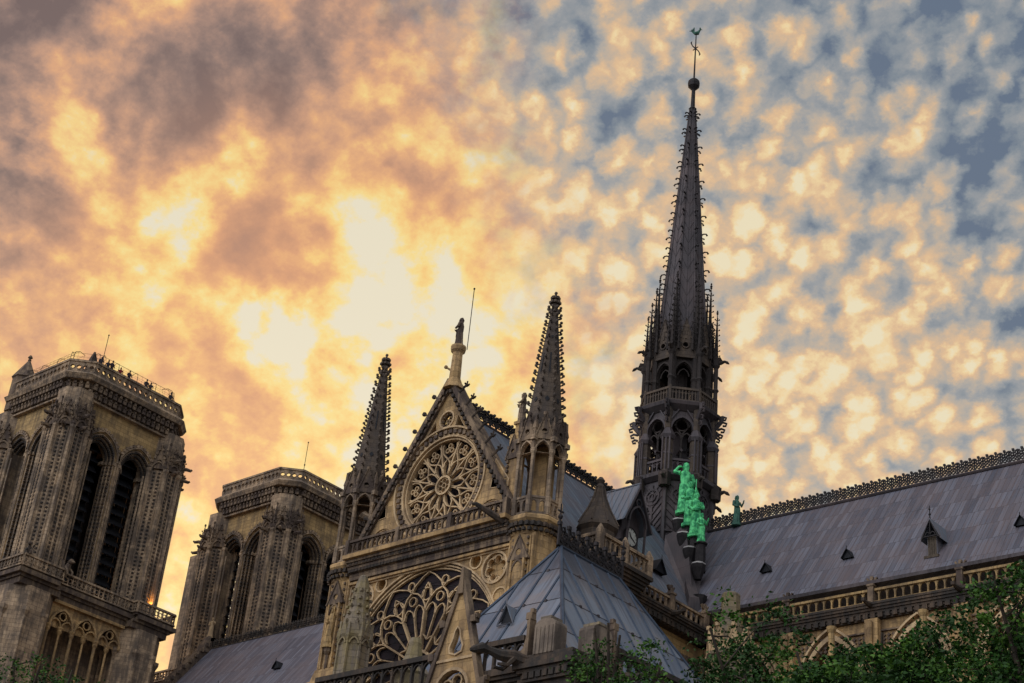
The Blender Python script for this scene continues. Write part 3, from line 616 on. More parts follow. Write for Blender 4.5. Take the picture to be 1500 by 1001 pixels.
# transept east flank
fr = flank((8.85, 0, 0), (0, 1, 0), (1, 0, 0), -16, -8.0, (-12.1, -8.25), CATH, 'transept_balustrade')
m = MB(); m.box(-7.2, 8.3, -23.9, -7.4, GZ, 32.6); m.box(-7.2, 7.4, -23.9, -7.5, 32.6, 34.85); TW = obj('transept_wall', m, 'tower_wall', CATH)
m = MB()
for i in range(40): a = -16+i*.21*1.0; fr.prism(m, [(a, 31.0), (a+.1, 31.3), (a, 31.6), (a-.1, 31.3)], -.56, -.42)
fr.rib(m, archp(-12, 2.2, 27.5, .8, 10), .3, -.56, -.3); fr.rib(m, archp(-12, 2.7, 27.5, .8, 10), .15, -.56, -.25); obj('wall_carving', m, 'carved_stone', TW)
m = MB(); m.box(-47, -7, -7.6, 7.6, GZ, 34.9); m.box(-56, -7, -7.9, 7.9, 33.6, 34.8); obj('nave_wall', m, 'warm_stone', CATH)
# gable parapet where the nave roof meets the towers, with an angel on its top
m = MB()
for s in (-1, 1): m.loft([[(-55.9, 0, 45.0), (-54.6, 0, 45.0), (-54.6, 0, 46.0), (-55.9, 0, 46.0)], [(-55.9, s*7.6, 35), (-54.6, s*7.6, 35), (-54.6, s*7.6, 36.2), (-55.9, s*7.6, 36.2)]])
for s in (-1, 1):
    for i in range(14): m.blk((-54.6, s*.55*i, 46.05-i*.71), .16)
m.loft([[(-55.9, -1.1, 44.6), (-54.5, -1.1, 44.6), (-54.5, 1.1, 44.6), (-55.9, 1.1, 44.6)], [(-55.5, -.3, 46.4), (-54.9, -.3, 46.4), (-54.9, .3, 46.4), (-55.5, .3, 46.4)]])
obj('gable_parapet', m, 'carved_stone', CATH)
# stair turret with a bell-shaped stone roof, and its projecting balcony
m = MB(); c = (8.2, -19.2); m.ngon(*c, [(1.15, 30), (1.15, 36.5), (1.4, 36.75), (1.36, 36.95), (1.12, 37.4), (.75, 38.1), (.4, 39.0), (.26, 39.7), (.3, 39.75), (.16, 40.0), (.3, 40.2), (.12, 40.45)], 8)
for kk in range(8): a = pi/8+kk*pi/4; m.tube([(c[0]+r*cos(a), c[1]+r*sin(a), z) for r, z in ((1.38, 36.95), (1.14, 37.4), (.77, 38.1), (.42, 39.), (.28, 39.7))], .07, 4)
ST = obj('stair_turret', m, 'spire_stone', CATH)
m = MB(); m.box(c[0]+.55, c[0]+1.38, c[1]+.9, c[1]+1.2, 35.2, 36.3); obj('doorway', m, 'slate', CATH)
m = MB()
for o, u, n, a0, a1 in (((10.2, 0, 0), (0, 1, 0), (1, 0, 0), -21.3, -16.3), ((0, -21.3, 0), (1, 0, 0), (0, -1, 0), 7.6, 10.2), ((0, -16.3, 0), (-1, 0, 0), (0, 1, 0), -10.2, -8.9)):
    balusters(FR(o, u, (0, 0, 1), n), m, a0, a1, 34.2, 35.45, .5, .14)
for x, y in ((10.2, -21.3), (10.2, -16.3), (10.2, -18.8)): m.box(x-.2, x+.2, y-.2, y+.2, 34.1, 35.6); m.ngon(x, y, [(.26, 35.6), (.05, 36.0)], 4)
obj('balcony_balustrade', m, 'tower_stone', CATH)
m = MB(); m.box(7.5, 10.45, -21.55, -16.05, 33.95, 34.2)
for i in range(6): m.box(7.5, 10.3-.13*i, -21.4+.13*i, -16.2-.13*i, 33.95-.2*(i+1), 33.95-.2*i-.01)
obj('balcony_corbel', m, 'soot_shade_stone', CATH)
m = MB(); m.box(7.5, 9.5, -20.6, -17.0, GZ, 32.7); 
for y in (-20.3, -19.4, -18.4, -17.3): m.tube([(9.55, y, 20), (9.55, y, 32.6)], .13, 6)
obj('stair_buttress', m, 'warm_stone', CATH)
m = MB()      # ornate band on the buttress
for i in range(9): FR((9.5, 0, 0), (0, 1, 0), (0, 0, 1), (1, 0, 0)).rib(m, archp(-20.35+.38*i, .17, 31.6, .7, 4), .07, 0, .12)
obj('blind_arcade', m, 'tracery_stone', CATH)
# clock dormer on the transept roof
CX, CY = 4.9, -11.75; fr = FR((CX, CY, 0), (0, 1, 0), (0, 0, 1), (1, 0, 0))
m = MB(); fr.prism(m, [(-.95, 38.4), (.95, 38.4), (.95, 40.9), (0, 42.9), (-.95, 40.9)], -3.4, 0); CD = obj('clock_dormer', m, 'dark_lead', CATH)
m = MB()
for s in (-1, 1): m.add([fr.P(s*1.55, 40.55, .7), fr.P(0, 43.5, .7), fr.P(0, 43.5, -5.2), fr.P(s*1.55, 40.55, -3.2), fr.P(s*1.62, 40.45, .7), fr.P(0, 43.65, .7), fr.P(0, 43.65, -5.2), fr.P(s*1.62, 40.45, -3.2)], [(0, 1, 2, 3), (4, 5, 6, 7), (0, 1, 5, 4), (1, 2, 6, 5), (2, 3, 7, 6), (3, 0, 4, 7)])
for s in (-1, 1):
    for i in range(8): t_ = i/7; m.tube([fr.P(s*1.6, 40.55, .6-t_*3.6), fr.P(0, 43.68, .6-t_*3.6-.0)], .035, 4)
m.tube([fr.P(0, 43.7, .75), fr.P(0, 43.7, -5)], .07, 5); obj('dormer_roof', m, 'old_grey_lead', CATH)
m = MB(); fr.rib(m, [(-1.5, 40.5), (0, 43.4), (1.5, 40.5)], .16, .6, .76); fr.rib(m, archp(0, .95, 40.6, .75, 8), .13, .5, .7); fr.rib(m, circ(0, 42.2, .28, 8), .07, .55, .68, True)
for s in (-1, 1): m.tube([fr.P(s*.95, 38.4, .5), fr.P(s*.95, 40.8, .6)], .09, 5)
m.tube([fr.P(0, 43.4, .7), fr.P(0, 44.9, .7)], [.08, .03], 5); m.ball(fr.P(0, 44.2, .7), .13, 6, 4); obj('barge_board', m, 'dark_lead', CATH)
m = MB(); m.tube([fr.P(0, 39.8, .02), fr.P(0, 39.8, .12)], .64, 24); CK = obj('clock_face', m, 'clock_white', CATH)
m = MB(); fr.rib(m, circ(0, 39.8, .66, 24), .07, .02, .17, True)
for i in range(12): a = i*pi/6; fr.rib(m, [(.5*cos(a), 39.8+.5*sin(a)), (.6*cos(a), 39.8+.6*sin(a))], .04, .12, .14)
fr.rib(m, [(-.12, 39.86), (.42, 39.55)], .06, .13, .16); fr.rib(m, [(.05, 39.7), (-.2, 40.1)], .07, .13, .16); obj('clock_hands', m, 'iron', CATH)
# octagonal pier and gabled pinnacle where the choir meets the transept
PN = (12.6, -10.6)
m = MB(); m.ngon(*PN, [(1.35, GZ), (1.35, 30.2), (1.5, 30.3), (1.5, 30.5)], 8)
for kk in range(8):
    a = pi/8+kk*pi/4; m.tube([(PN[0]+1.4*cos(a), PN[1]+1.4*sin(a), 20), (PN[0]+1.4*cos(a), PN[1]+1.4*sin(a), 30.2)], .11, 5)
m.ngon(*PN, [(1.1, 30.5), (.62, 33.0), (.62, 34.6), (.5, 34.7)], 8); PP = obj('buttress_pinnacle', m, 'mossy_stone', CATH)
m = MB()
for kk in range(8):
    a = kk*pi/4; o = V((cos(a), sin(a), 0)); f2 = FR(V((*PN, 0))+o*1.25, (-o.y, o.x, 0), (0, 0, 1), o); gablet(f2, m, 0, .55, 30.4, 1.7, -.2, .1, .1); f2.rib(m, archp(0, .42, 29.4, .8, 6), .1, .02, .16); m.blk(f2.P(0, 32.2, .1), .12)
obj('gablet_ring', m, 'tracery_stone', CATH)
for x in (18.9, 25.2, 31.5):
    m = MB(); m.ngon(x, -8.75, [(.2, GZ), (.2, 31.6), (.3, 31.8), (.32, 32.0)], 8); m.ngon(x, -8.75, [(.24, 29.2), (.3, 29.4), (.24, 29.6)], 8); obj('slender_column', m, 'tower_wall', CATH)
# ---------------------------------------------------------------- transept front
YF = -25.6; f = FR((0, YF, 0), (1, 0, 0), (0, 0, 1), (0, -1, 0))
TF = empty('transept_facade', (0, YF, GZ), parent=CATH, label='south front with a wheel window, a pierced balustrade and a steep gable')
m = MB()
f.wall(m, [(-7.0, GZ), (7.0, GZ), (7.0, 33.49), (-7.0, 33.49)], [circ(0, 27.04, 6.62, 48), circ(-5.72, 32.35, .95, 14), circ(5.72, 32.35, .95, 14), circ(-4.05, 33.05, .38, 10), circ(4.15, 33.05, .42, 10)], -.41, 0)
f.box(m, -6.99, 6.99, GZ, 33.48, -1.6, -1.3)
obj('wall', m, 'warm_stone', TF)
m = MB()
for s in (-1, 1):
    c = s*5.72; f.rib(m, circ(c, 32.35, 1.0, 20), .14, -.1, .1, True); f.rib(m, circ(s*4.1, 33.05, .47, 14), .1, -.1, .08, True); f.rib(m, circ(s*6.35, 30.4, .55, 12), .1, -.1, .08, True)
    for k in range(6):
        a = k*pi/3+.3; f.rib(m, arc(c+.55*cos(a), 32.35+.55*sin(a), .3, a-1.9, a+1.9, 8), .09, -.35, -.05)
        f.prism(m, [(c+.95*cos(a+.52+d_), 32.35+.95*sin(a+.52+d_)) for d_ in (-.2, .2)]+[(c+.42*cos(a+.52), 32.35+.42*sin(a+.52))], -.4, -.1)
f.rib(m, [(-6.85, 20), (-6.85, 33.4), (6.85, 33.4), (6.85, 20)], .16, 0, .14)
obj('spandrel_tracery', m, 'tracery_stone', TF)
m = MB(); f.wall(m, circ(0, 27.04, 6.6, 32), [circ(0, 27.04, .02, 4)], -.40, -.33); RW = obj('wheel_window', m, 'rose_glass', TF)
m = MB(); f.wall(m, [(-6.9, 20), (6.9, 20), (6.9, 33.45), (-6.9, 33.45)], [circ(0, 27.04, 6.62, 48)], -.5, -.42); obj('spandrel_panel', m, 'warm_stone', TF)
def pol(r, a, c=(0, 27.04)): return (c[0]+r*sin(a), c[1]+r*cos(a))
def pring(pts): return [pol(r, a) for r, a in pts]
m = MB(); d0, d1 = -.27, -.1
f.rib(m, circ(0, 27.04, 6.66, 64), .13, -.3, .1, True); f.rib(m, circ(0, 27.04, 6.46, 64), .1, -.3, -.02, True); f.rib(m, circ(0, 27.04, 6.3, 64), .08, -.3, -.12, True)
f.rib(m, circ(0, 27.04, .95, 24), .18, d0, d1, True); f.rib(m, circ(0, 27.04, .45, 16), .1, d0, d1, True)
st = 2*pi/12
for k in range(12):
    a = k*st+st/2
    def q(r, t): return pol(r, a+t/max(r, .1))      # t is metres sideways
    # spokes bounding the bay
    f.rib(m, [pol(1.0, a-st/2), pol(3.6, a-st/2)], .10, d0-.06, d1+.06)
    f.tube(m, [pol(1.0, a-st/2), pol(3.6, a-st/2)], .07, d1+.04, 5)
    hw = 3.6*math.tan(st/2)
    L_ = [pol(3.6, a-st/2), pol(3.95, a-st/2*.95), pol(4.45, a-st/2*.72), pol(4.9, a-st/2*.38), pol(5.15, a)]
    R_ = [pol(3.6, a+st/2), pol(3.95, a+st/2*.95), pol(4.45, a+st/2*.72), pol(4.9, a+st/2*.38), pol(5.15, a)]
    f.rib(m, L_, .085, d0, d1); f.rib(m, R_, .085, d0, d1)
    f.rib(m, [pol(1.7, a), pol(3.3, a)], .07, d0, d1)
    for s in (-1, 1):
        f.rib(m, [pol(3.3, a), pol(3.75, a+s*.02), pol(4.0, a+s*st*.13), pol(4.1, a+s*st*.22), pol(3.95, a+s*st*.34), pol(3.6, a+s*st*.44)], .065, d0, d1)
        f.rib(m, [pol(1.7, a), pol(1.95, a+s*st*.3), pol(2.1, a+s*st*.5)], .065, d0, d1)
        f.rib(m, [pol(5.15, a), pol(5.5, a+s*st*.1), pol(5.95, a+s*st*.33), pol(6.2, a+s*st*.5)], .075, d0, d1)
        f.rib(m, [pol(4.5, a+s*st*.36), pol(5.15, a+s*st*.42), pol(5.5, a+s*st*.5)], .065, d0, d1)
    f.rib(m, [pol(4.52+.3*math.cos(t), a+.3*math.sin(t)/4.5) for t in [2*pi*i/10 for i in range(10)]], .06, d0, d1, True)
    # roundels between the big arches
    f.rib(m, [pol(4.72+.42*math.cos(t), a+st/2+.42*math.sin(t)/4.7) for t in [2*pi*i/12 for i in range(12)]], .065, d0, d1, True)
    for r0, aa in ((5.62, a), (5.85, a+st/2)):
        f.rib(m, [pol(r0+.28*math.cos(t), aa+.28*math.sin(t)/r0) for t in [2*pi*i/8 for i in range(8)]], .07, d0, d1, True) if r0 < 5.7 else None
obj('window_tracery', m, 'tracery_stone', TF)
m = MB()
for r, n in ((4.0, 36), (2.6, 24), (5.3, 48)):
    f.rib(m, circ(0, 27.04, r, n), .03, -.33, -.29, True)
for z in [21+.5*i for i in range(25)]: f.rib(m, [(-(6.3**2-(z-27.04)**2)**.5, z), ((6.3**2-(z-27.04)**2)**.5, z)], .018, -.33, -.3)
obj('saddle_bar_mesh', m, 'iron', TF)
# cornice below the balustrade
m = MB()
f.box(m, -7, 7, 33.5, 33.75, -.9, .12); f.box(m, -7, 7, 33.75, 34.0, -.9, .28)
for i in range(5): f.box(m, -7, 7, 34.0+.2*i, 34.2+.2*i-.006, -.9, .3+.13*i)
MZ = obj('cornice', m, 'carved_stone', TF)
m = MB(); f.box(m, -7.1, 7.1, 35.0, 35.28, -1.2, 1.08); f.box(m, -7, 7, 33.44, 33.6, 0, .3); obj('string_course', m, 'warm_stone', TF)
m = MB()
for i in range(46): f.blk(m, -6.8+i*.302, 34.35, .42, .13); f.blk(m, -6.65+i*.302, 34.75, .62, .11)
obj('frieze_leaf', m, 'soot_shade_stone', TF)
m = MB(); fb = FR((0, YF-.8, 0), (1, 0, 0), (0, 0, 1), (0, -1, 0)); balusters(fb, m, -6.9, 6.9, 35.28, 36.3, .44, .13)
for a in (-6.9, -2.3, 2.3, 6.9): fb.box(m, a-.16, a+.16, 35.28, 36.36, -.18, .22)
obj('gable_balustrade', m, 'carved_stone', TF)
# the gable
AP = 46.55; SL = 1.55
gz = lambda x, d=0: AP-d-SL*abs(x)
m = MB(); gc = (0, 39.33)
out = [(-6.55, 35.2), (6.55, 35.2), (6.55, gz(6.55)), (0, AP), (-6.55, gz(6.55))]
tri = lambda s: [(s*4.62, 37.9), (s*6.1, 37.75), (s*6.1, 38.2), (s*4.85, 39.9)]
tri2 = lambda s: [(s*.75, 43.05), (s*1.75, 42.95), (s*1.02, 44.1)]
half = lambda s: [(s*4.75+1.02*cos(t), 36.1+1.02*sin(t)) for t in [pi*i/10 for i in range(11)]]
half2 = lambda s: half(s)
f.wall(m, out, [circ(*gc, 3.9, 48), circ(0, 43.95, .62, 16), tri(1), tri(-1), tri2(1), tri2(-1), half(1), half(-1)], -.5, 0)
GB = obj('gable_wall', m, 'warm_stone', TF)
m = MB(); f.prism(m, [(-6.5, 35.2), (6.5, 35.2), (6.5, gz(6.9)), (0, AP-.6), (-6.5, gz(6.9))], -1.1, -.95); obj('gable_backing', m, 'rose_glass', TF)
m = MB()
f.wall(m, circ(*gc, 3.9, 48), [circ(*gc, 3.45, 48)], -.5, -.12); f.wall(m, circ(*gc, 3.5, 48), [circ(*gc, 3.2, 48)], -.7, -.3)
f.rib(m, circ(*gc, 3.98, 56), .12, 0, .1, True); f.rib(m, circ(*gc, 3.36, 56), .1, -.3, -.05, True); f.rib(m, circ(*gc, 3.2, 56), .09, -.5, -.2, True)
f.rib(m, circ(0, 43.95, .62, 18), .12, -.3, .06, True)
obj('round_molding', m, 'tracery_stone', TF)
m = MB()
for i in range(52): a = 2*pi*i/52; f.blk(m, gc[0]+3.68*cos(a), gc[1]+3.68*sin(a), -.1, .135)
for i in range(10): a = 2*pi*i/10; f.blk(m, .5*cos(a), 43.95+.5*sin(a), -.15, .07)
obj('flower_trim', m, 'carved_stone', TF)
m = MB(); e0, e1 = -.62, -.42
def gp(r, a): return (gc[0]+r*sin(a), gc[1]+r*cos(a))
f.rib(m, circ(*gc, .62, 20), .14, e0, e1+.1, True)
for k in range(6): a = k*pi/3; f.rib(m, [(gc[0]+.34*sin(a)+.19*cos(t), gc[1]+.34*cos(a)+.19*sin(t)) for t in [2*pi*i/8 for i in range(8)]], .05, e0, e1, True)
for k in range(12):
    a = k*st+.06; b2 = st/2
    f.rib(m, [gp(.68, a-b2), gp(1.25, a-b2*.85), gp(1.62, a-b2*.55), gp(1.88, a), gp(1.62, a+b2*.55), gp(1.25, a+b2*.85), gp(.68, a+b2)], .09, e0, e1+.05)
    f.rib(m, [gp(1.25, a-b2*.85), gp(1.7, a-b2), gp(2.0, a-b2)], .1, e0, e1+.05)
    f.rib(m, [gp(1.88, a), gp(2.05, a-b2*.4), gp(2.35, a-b2*.82), gp(2.75, a-b2*.9), gp(3.05, a-b2*.75)], .09, e0, e1)
    f.rib(m, [gp(1.88, a), gp(2.05, a+b2*.4), gp(2.35, a+b2*.82), gp(2.75, a+b2*.9), gp(3.05, a+b2*.75)], .09, e0, e1)
    f.rib(m, [gp(2.0, a-b2), gp(3.15, a-b2)], .1, e0, e1+.05)
    for t in range(3):
        aa = t*2*pi/3; cx_ = gp(2.62, a); f.rib(m, [(cx_[0]+.22*sin(a+aa)+.16*cos(w), cx_[1]+.22*cos(a+aa)+.16*sin(w)) for w in [2*pi*i/7 for i in range(7)]], .06, e0, e1, True)
obj('wheel_tracery', m, 'tracery_stone', TF); m = MB()
for k in range(5): a = k*2*pi/5; f.rib(m, [(.24*sin(a)+.14*cos(t), 43.95+.24*cos(a)+.14*sin(t)) for t in [2*pi*i/7 for i in range(7)]], .05, -.5, -.3, True)
obj('round_light_tracery', m, 'tracery_stone', TF)
for s in (-1, 1):
    m = MB(); c = s*4.75; f.rib(m, arc(c, 36.1, .98, 0, pi, 14), .1, -.4, -.1); f.rib(m, arc(c, 36.1, .62, 0, pi, 12), .09, -.5, -.3)
    for k in range(5): a = pi*(k+.5)/5; f.rib(m, [(c+.45*cos(a)+.15*cos(t), 36+.45*sin(a)+.15*sin(t)) for t in [2*pi*i/7 for i in range(7)]], .05, -.5, -.35, True)
    for k in range(9): a = pi*(k+.5)/9; f.blk(m, c+.92*cos(a), 36+.92*sin(a), -.25, .07)
    f.box(m, min(s*5.2, s*5.35), max(s*5.2, s*5.35), 37.8, 38.9, -.5, -.3); f.rib(m, tri(s), .07, -.1, .04, True); f.rib(m, tri2(s), .06, -.1, .04, True)
    obj('half_wheel_tracery', m, 'tracery_stone', TF)
m = MB(); mm = MB()
for s in (-1, 1):
    f.rib(m, [(s*6.95, gz(6.95, -.2)), (0, gz(0, -.35))], .34, -.85, .3); f.rib(m, [(s*6.6, gz(6.6, .32)), (0, gz(0, .32))], .16, -.3, .22)
    for i in range(24): x = s*(.35+i*.265); f.blk(mm, x, gz(x, .16)+.0, .30, .11)
obj('gable_coping', m, 'carved_stone', TF); obj('coping_trim', mm, 'soot_shade_stone', TF)
for s in (-1, 1):
    for i in range(8 if s < 0 else 6):
        m = MB(); x = s*(.9+i*.72); p = V(f.P(x, gz(x, -.5), .1)); o = V((s*.84, 0, .54))
        m.tube([p, p+o*.35, p+o*.55+V((0, 0, .08))], [.07, .06, .1], 5)
        if s < 0: m.ball(p+o*.62, .17, 6, 4)
        else:
            q_ = p+o*.75
            m.tube([p, q_+V((0, 0, .1))], .07, 5); m.ball(q_, .13, 6, 4)
            for d_ in (V((.25, 0, .02)), V((-.16, 0, .2)), V((.05, 0, .3)), V((0, .2, .1)), V((0, -.2, .1))): m.tube([q_, q_+d_], [.07, .07], 4)
        obj('gable_crocket', m, 'soot_shade_stone', TF)
m = MB(); c = (.12, YF+.1)
m.ngon(*c, [(.75, 46.2), (.42, 47.0), (.36, 49.0), (.5, 49.15), (.56, 49.4), (.5, 49.55)], 8)
m.tube([(-.2, YF, 47.75), (-.55, YF-.2, 48.0)], [.09, .06], 5); m.ball((-.55, YF-.2, 48.0), .14, 6, 4); obj('statue_column', m, 'warm_stone', TF)
# the gable's side piers with niches
for s in (-1, 1):
    m = MB(); x = s*7.9
    f.box(m, x-.98, x+.98, 20, 34.0, -1.6, .15); f.box(m, x-1.3, x+1.3, GZ, 26.9, -1.6, .5)
    f.box(m, x-1.4, x+1.4, 26.9, 27.1, -1.6, .62); f.prism(m, [(x-1.3, 27.1), (x+1.3, 27.1), (x+.9, 27.9), (x-.9, 27.9)], -1.5, .45)
    f.box(m, x-.55, x-.42, 27.9, 32.3, .15, .5) ; f.box(m, x+.42, x+.55, 27.9, 32.3, .15, .5)
    for q in (-.9, -.7, .7, .9): f.tube(m, [(x+q, 27.5), (x+q, 33.8)], .09, .2, 5)
    B = obj('corner_buttress', m, 'warm_stone', TF)
    m = MB(); gablet(f, m, x, .72, 32.3, 1.5, .1, .45, .12); f.rib(m, archp(x, .45, 31.6, .8, 6), .12, .2, .46)
    m.ngon(x, YF-.38, [(.12, 27.9), (.12, 28.8), (.3, 29.0), (.34, 29.3), (.3, 29.4)], 8)
    for i in range(14): f.blk(m, x-.58, 28.2+i*.42, .3, .07); f.blk(m, x+.58, 28.2+i*.42, .3, .07)
    obj('niche_molding', m, 'carved_stone', TF)
    m = MB(); f.box(m, x-.4, x+.4, 28, 32.4, .14, .165); obj('niche_back', m, 'soot_shade_stone', TF)
# ---------------------------------------------------------------- corner turrets with stone spires
def turret(cx, cy, label):
    T = empty('spired_turret', (cx, cy, 33), parent=CATH, label=label)
    m = MB(); m.ngon(cx, cy, [(1.42, GZ), (1.42, 33.95)], 20); m.ngon(cx, cy, [(1.5, 33.95), (1.6, 34.3), (1.62, 34.7), (1.78, 34.9), (1.78, 35.1), (1.62, 35.25)], 8); obj('round_shaft', m, 'warm_stone', T)
    m = MB()
    for k in range(28): a = 2*pi*k/28; m.blk((cx+1.63*cos(a), cy+1.63*sin(a), 34.55), .13); m.blk((cx+1.6*cos(a+.1), cy+1.6*sin(a+.1), 34.2), .1)
    obj('band_leaf', m, 'soot_shade_stone', T)
    R = 1.5; b = MB(); g_ = MB()
    for k in range(8):
        a = k*pi/4; o = V((cos(a), sin(a), 0)); u = V((-sin(a), cos(a), 0)); fr = FR(V((cx, cy, 0))+o*(R*cos(pi/8)), u, (0, 0, 1), o); hw = R*sin(pi/8)
        fr.wall(b, [(-hw, 35.25), (hw, 35.25), (hw, 36.4), (-hw, 36.4)], [archhole(s*hw*.45, hw*.3, 35.45, 35.95, .7, 4) for s in (-1, 1)], -.12, 0)
        fr.box(b, -hw-.03, hw+.03, 36.3, 36.45, -.15, .06)
        fr.wall(b, [(-hw, 39.4), (hw, 39.4), (hw, 40.9), (-hw, 40.9)], [[(-hw+.14, 39.42)]+archp(0, hw-.14, 39.5, .8, 6)+[(hw-.14, 39.42)]], -.25, -.02)
        fr.rib(b, archp(0, hw-.1, 39.5, .85, 8), .09, -.1, .08)
        gablet(fr, g_, 0, hw, 40.3, 1.75, -.1, .1, .1); fr.rib(g_, circ(0, 40.85, .2, 8), .05, -.1, .12, True); g_.blk(fr.P(0, 42.1, 0), .11)
        for q in range(3):
            for s in (-1, 1): fr.blk(g_, s*hw*(.8-.25*q), 40.75+.45*q, .08, .07)
        a2 = a+pi/8; x, y = cx+R*cos(a2), cy+R*sin(a2)
        b.ngon(x, y, [(.2, 35.25), (.2, 36.4), (.12, 36.5), (.12, 39.2), (.2, 39.4), (.2, 39.6)], 6); b.tube([(cx+(R-.18)*cos(a2), cy+(R-.18)*sin(a2), 36.4), (cx+(R-.18)*cos(a2), cy+(R-.18)*sin(a2), 39.4)], .09, 5)
        g_.ngon(x, y, [(.17, 39.6), (.17, 40.9), (.22, 41.0), (.03, 41.9)], 4); 
        b.blk((x+.12*cos(a2), y+.12*sin(a2), 40.3), .16)
    m = MB(); m.ngon(cx, cy, [(R-.2, 35.2), (R-.2, 35.3)], 8); obj('stage_floor', m, 'warm_stone', T)
    obj('openwork_stage', b, 'tower_stone', T); obj('gablet_ring', g_, 'carved_stone', T)
    m = MB(); zb, zt = 40.7, 51.0; rb, rt = 1.33, .17; n = 16; prof = []
    for i in range(n):
        t0 = i/n; t1 = (i+1)/n; r0 = rb+(rt-rb)*t0; r1 = rb+(rt-rb)*t1; prof += [(r0, zb+(zt-zb)*t0), (r1+.045, zb+(zt-zb)*(t1-.03)), (r1+.0, zb+(zt-zb)*t1)]
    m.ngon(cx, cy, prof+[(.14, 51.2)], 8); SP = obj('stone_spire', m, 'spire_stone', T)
    m = MB()
    for k in range(8):
        a2 = pi/8+k*pi/4; o = V((cos(a2), sin(a2), 0)); crockets(m, V((cx, cy, zb))+o*rb, V((cx, cy, zt))+o*rt, 18, o, .12, .11, 2)
    for z, r in ((50.3, .34), (51.0, .36), (51.35, .26)):
        for k in range(8): a2 = k*pi/4; m.blk((cx+r*.8*cos(a2), cy+r*.8*sin(a2), z), .09)
        m.ngon(cx, cy, [(.1, z-.1), (r*.8, z), (.1, z+.1)], 6)
    m.tube([(cx, cy, 51), (cx, cy, 51.75)], .08, 5); m.ball((cx, cy, 51.75), .12, 6, 4); obj('spire_crocket', m, 'spire_stone', T)
    m = MB()
    for k in range(8):
        a = k*pi/4; o = V((cos(a), sin(a), 0)); u = V((-sin(a), cos(a), 0))
        for z, w, h in ((43.4, .16, .2), (46.2, .045, .75), (48.2, .05, .1)):
            r = (rb+(rt-rb)*(z-zb)/(zt-zb))*cos(pi/8)+.05; fr = FR(V((cx, cy, 0))+o*r, u, V((-.12*cos(a), -.12*sin(a), 1)), o)
            p = [(-w, z), (0, z-h), (w, z), (0, z+h)] if w > .1 else [(-w, z-h), (w, z-h), (w, z+h), (-w, z+h)]
            m.add([V((cx, cy, 0))+o*(r-.117*.0)+u*a_+V((0, 0, b_))-o*((b_-z)*.113) for a_, b_ in p], [(0, 1, 2, 3)])
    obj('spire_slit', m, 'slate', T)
    return T
turret(7.72, -24.6, 'nearer stone-spired turret beside the small statue'); turret(-8.05, -24.55, 'farther stone-spired turret on the left of the gable')
# buttress pier behind the nearer turret, carrying a small statue
m = MB(); m.box(5.75, 6.65, -25.5, -24.9, 35.2, 41.4); m.box(5.95, 6.5, -25.3, -24.8, 41.4, 42.25); m.box(5.85, 6.6, -25.4, -24.75, 42.15, 42.35)
m.box(6.5, 7.9, -24.2, -23.4, 36, 42.6); FR((7.2, -24.2, 0), (1, 0, 0), (0, 0, 1), (0, -1, 0)).prism(m, [(-.9, 41.2), (.9, 41.2), (.6, 43), (-.6, 43)], -.8, 0)
obj('turret_pier', m, 'warm_stone', TF)
m = MB()
for y in (-25.4,): 
    fr = FR((6.2, -25.5, 0), (1, 0, 0), (0, 0, 1), (0, -1, 0)); gablet(fr, m, 0, .5, 39.6, 1.6, 0, .12, .1)
    for i in range(12): fr.blk(m, -.38, 36.8+i*.33, .05, .09)
obj('pier_gablet', m, 'carved_stone', TF)
# gargoyle of the front
m = MB(); m.tube([(6.7, -26.3, 34.9), (6.2, -27.2, 35.3), (5.75, -27.9, 35.65), (5.6, -28.1, 35.62)], [.24, .2, .13, .08], 6); obj('gargoyle', m, 'soot_shade_stone', TF)
# weathered pinnacles standing in front of the front
def old_pinnacle(x, y, z0, z1, r, label=None):
    m = MB(); k_ = r; q = lambda *a: [(a_*k_, z1-b_*k_) for a_, b_ in a]
    m.ngon(x, y, [(r*.95, z0)]+q((.95, 4.4), (1.1, 4.1), (1.02, 3.7)), 8); m.ngon(x, y, q((.98, 3.7), (.86, 3.0), (.66, 2.3), (.6, 1.7), (.52, 1.2), (.42, .6), (.26, .12), (.12, 0)), 8)
    for k in range(8):
        a = pi/8+k*pi/4; m.tube([(x+r*.98*cos(a), y+r*.98*sin(a), z0), (x+r*.98*cos(a), y+r*.98*sin(a), z1-4.4*r)], .1, 5); m.ngon(x+r*cos(a), y+r*sin(a), [(.1, z1-4.5*r), (.2, z1-4.25*r), (.16, z1-3.9*r), (.02, z1-3.3*r)], 5)
        a = k*pi/4; o = V((cos(a), sin(a), 0)); fr = FR(V((x, y, 0))+o*r*.9, (-sin(a), cos(a), 0), (0, 0, 1), o); fr.prism(m, [(-r*.33, z1-4.1*r), (r*.33, z1-4.1*r), (0, z1-3.15*r)], -.1, .13); fr.rib(m, archp(0, r*.27, z1-4.7*r, .8, 5), .09, 0, .14)
        for i in range(5): t_ = i/5; rr = r*(.93-.52*t_); m.blk((x+rr*cos(a), y+rr*sin(a), z1-(3.2-2.6*t_)*r), .085)
    return obj('weathered_pinnacle', m, 'mossy_stone', CATH, label)
old_pinnacle(-2.9, -28.3, 18, 32.5, 1.02, 'mossy weathered pinnacle before the big window')
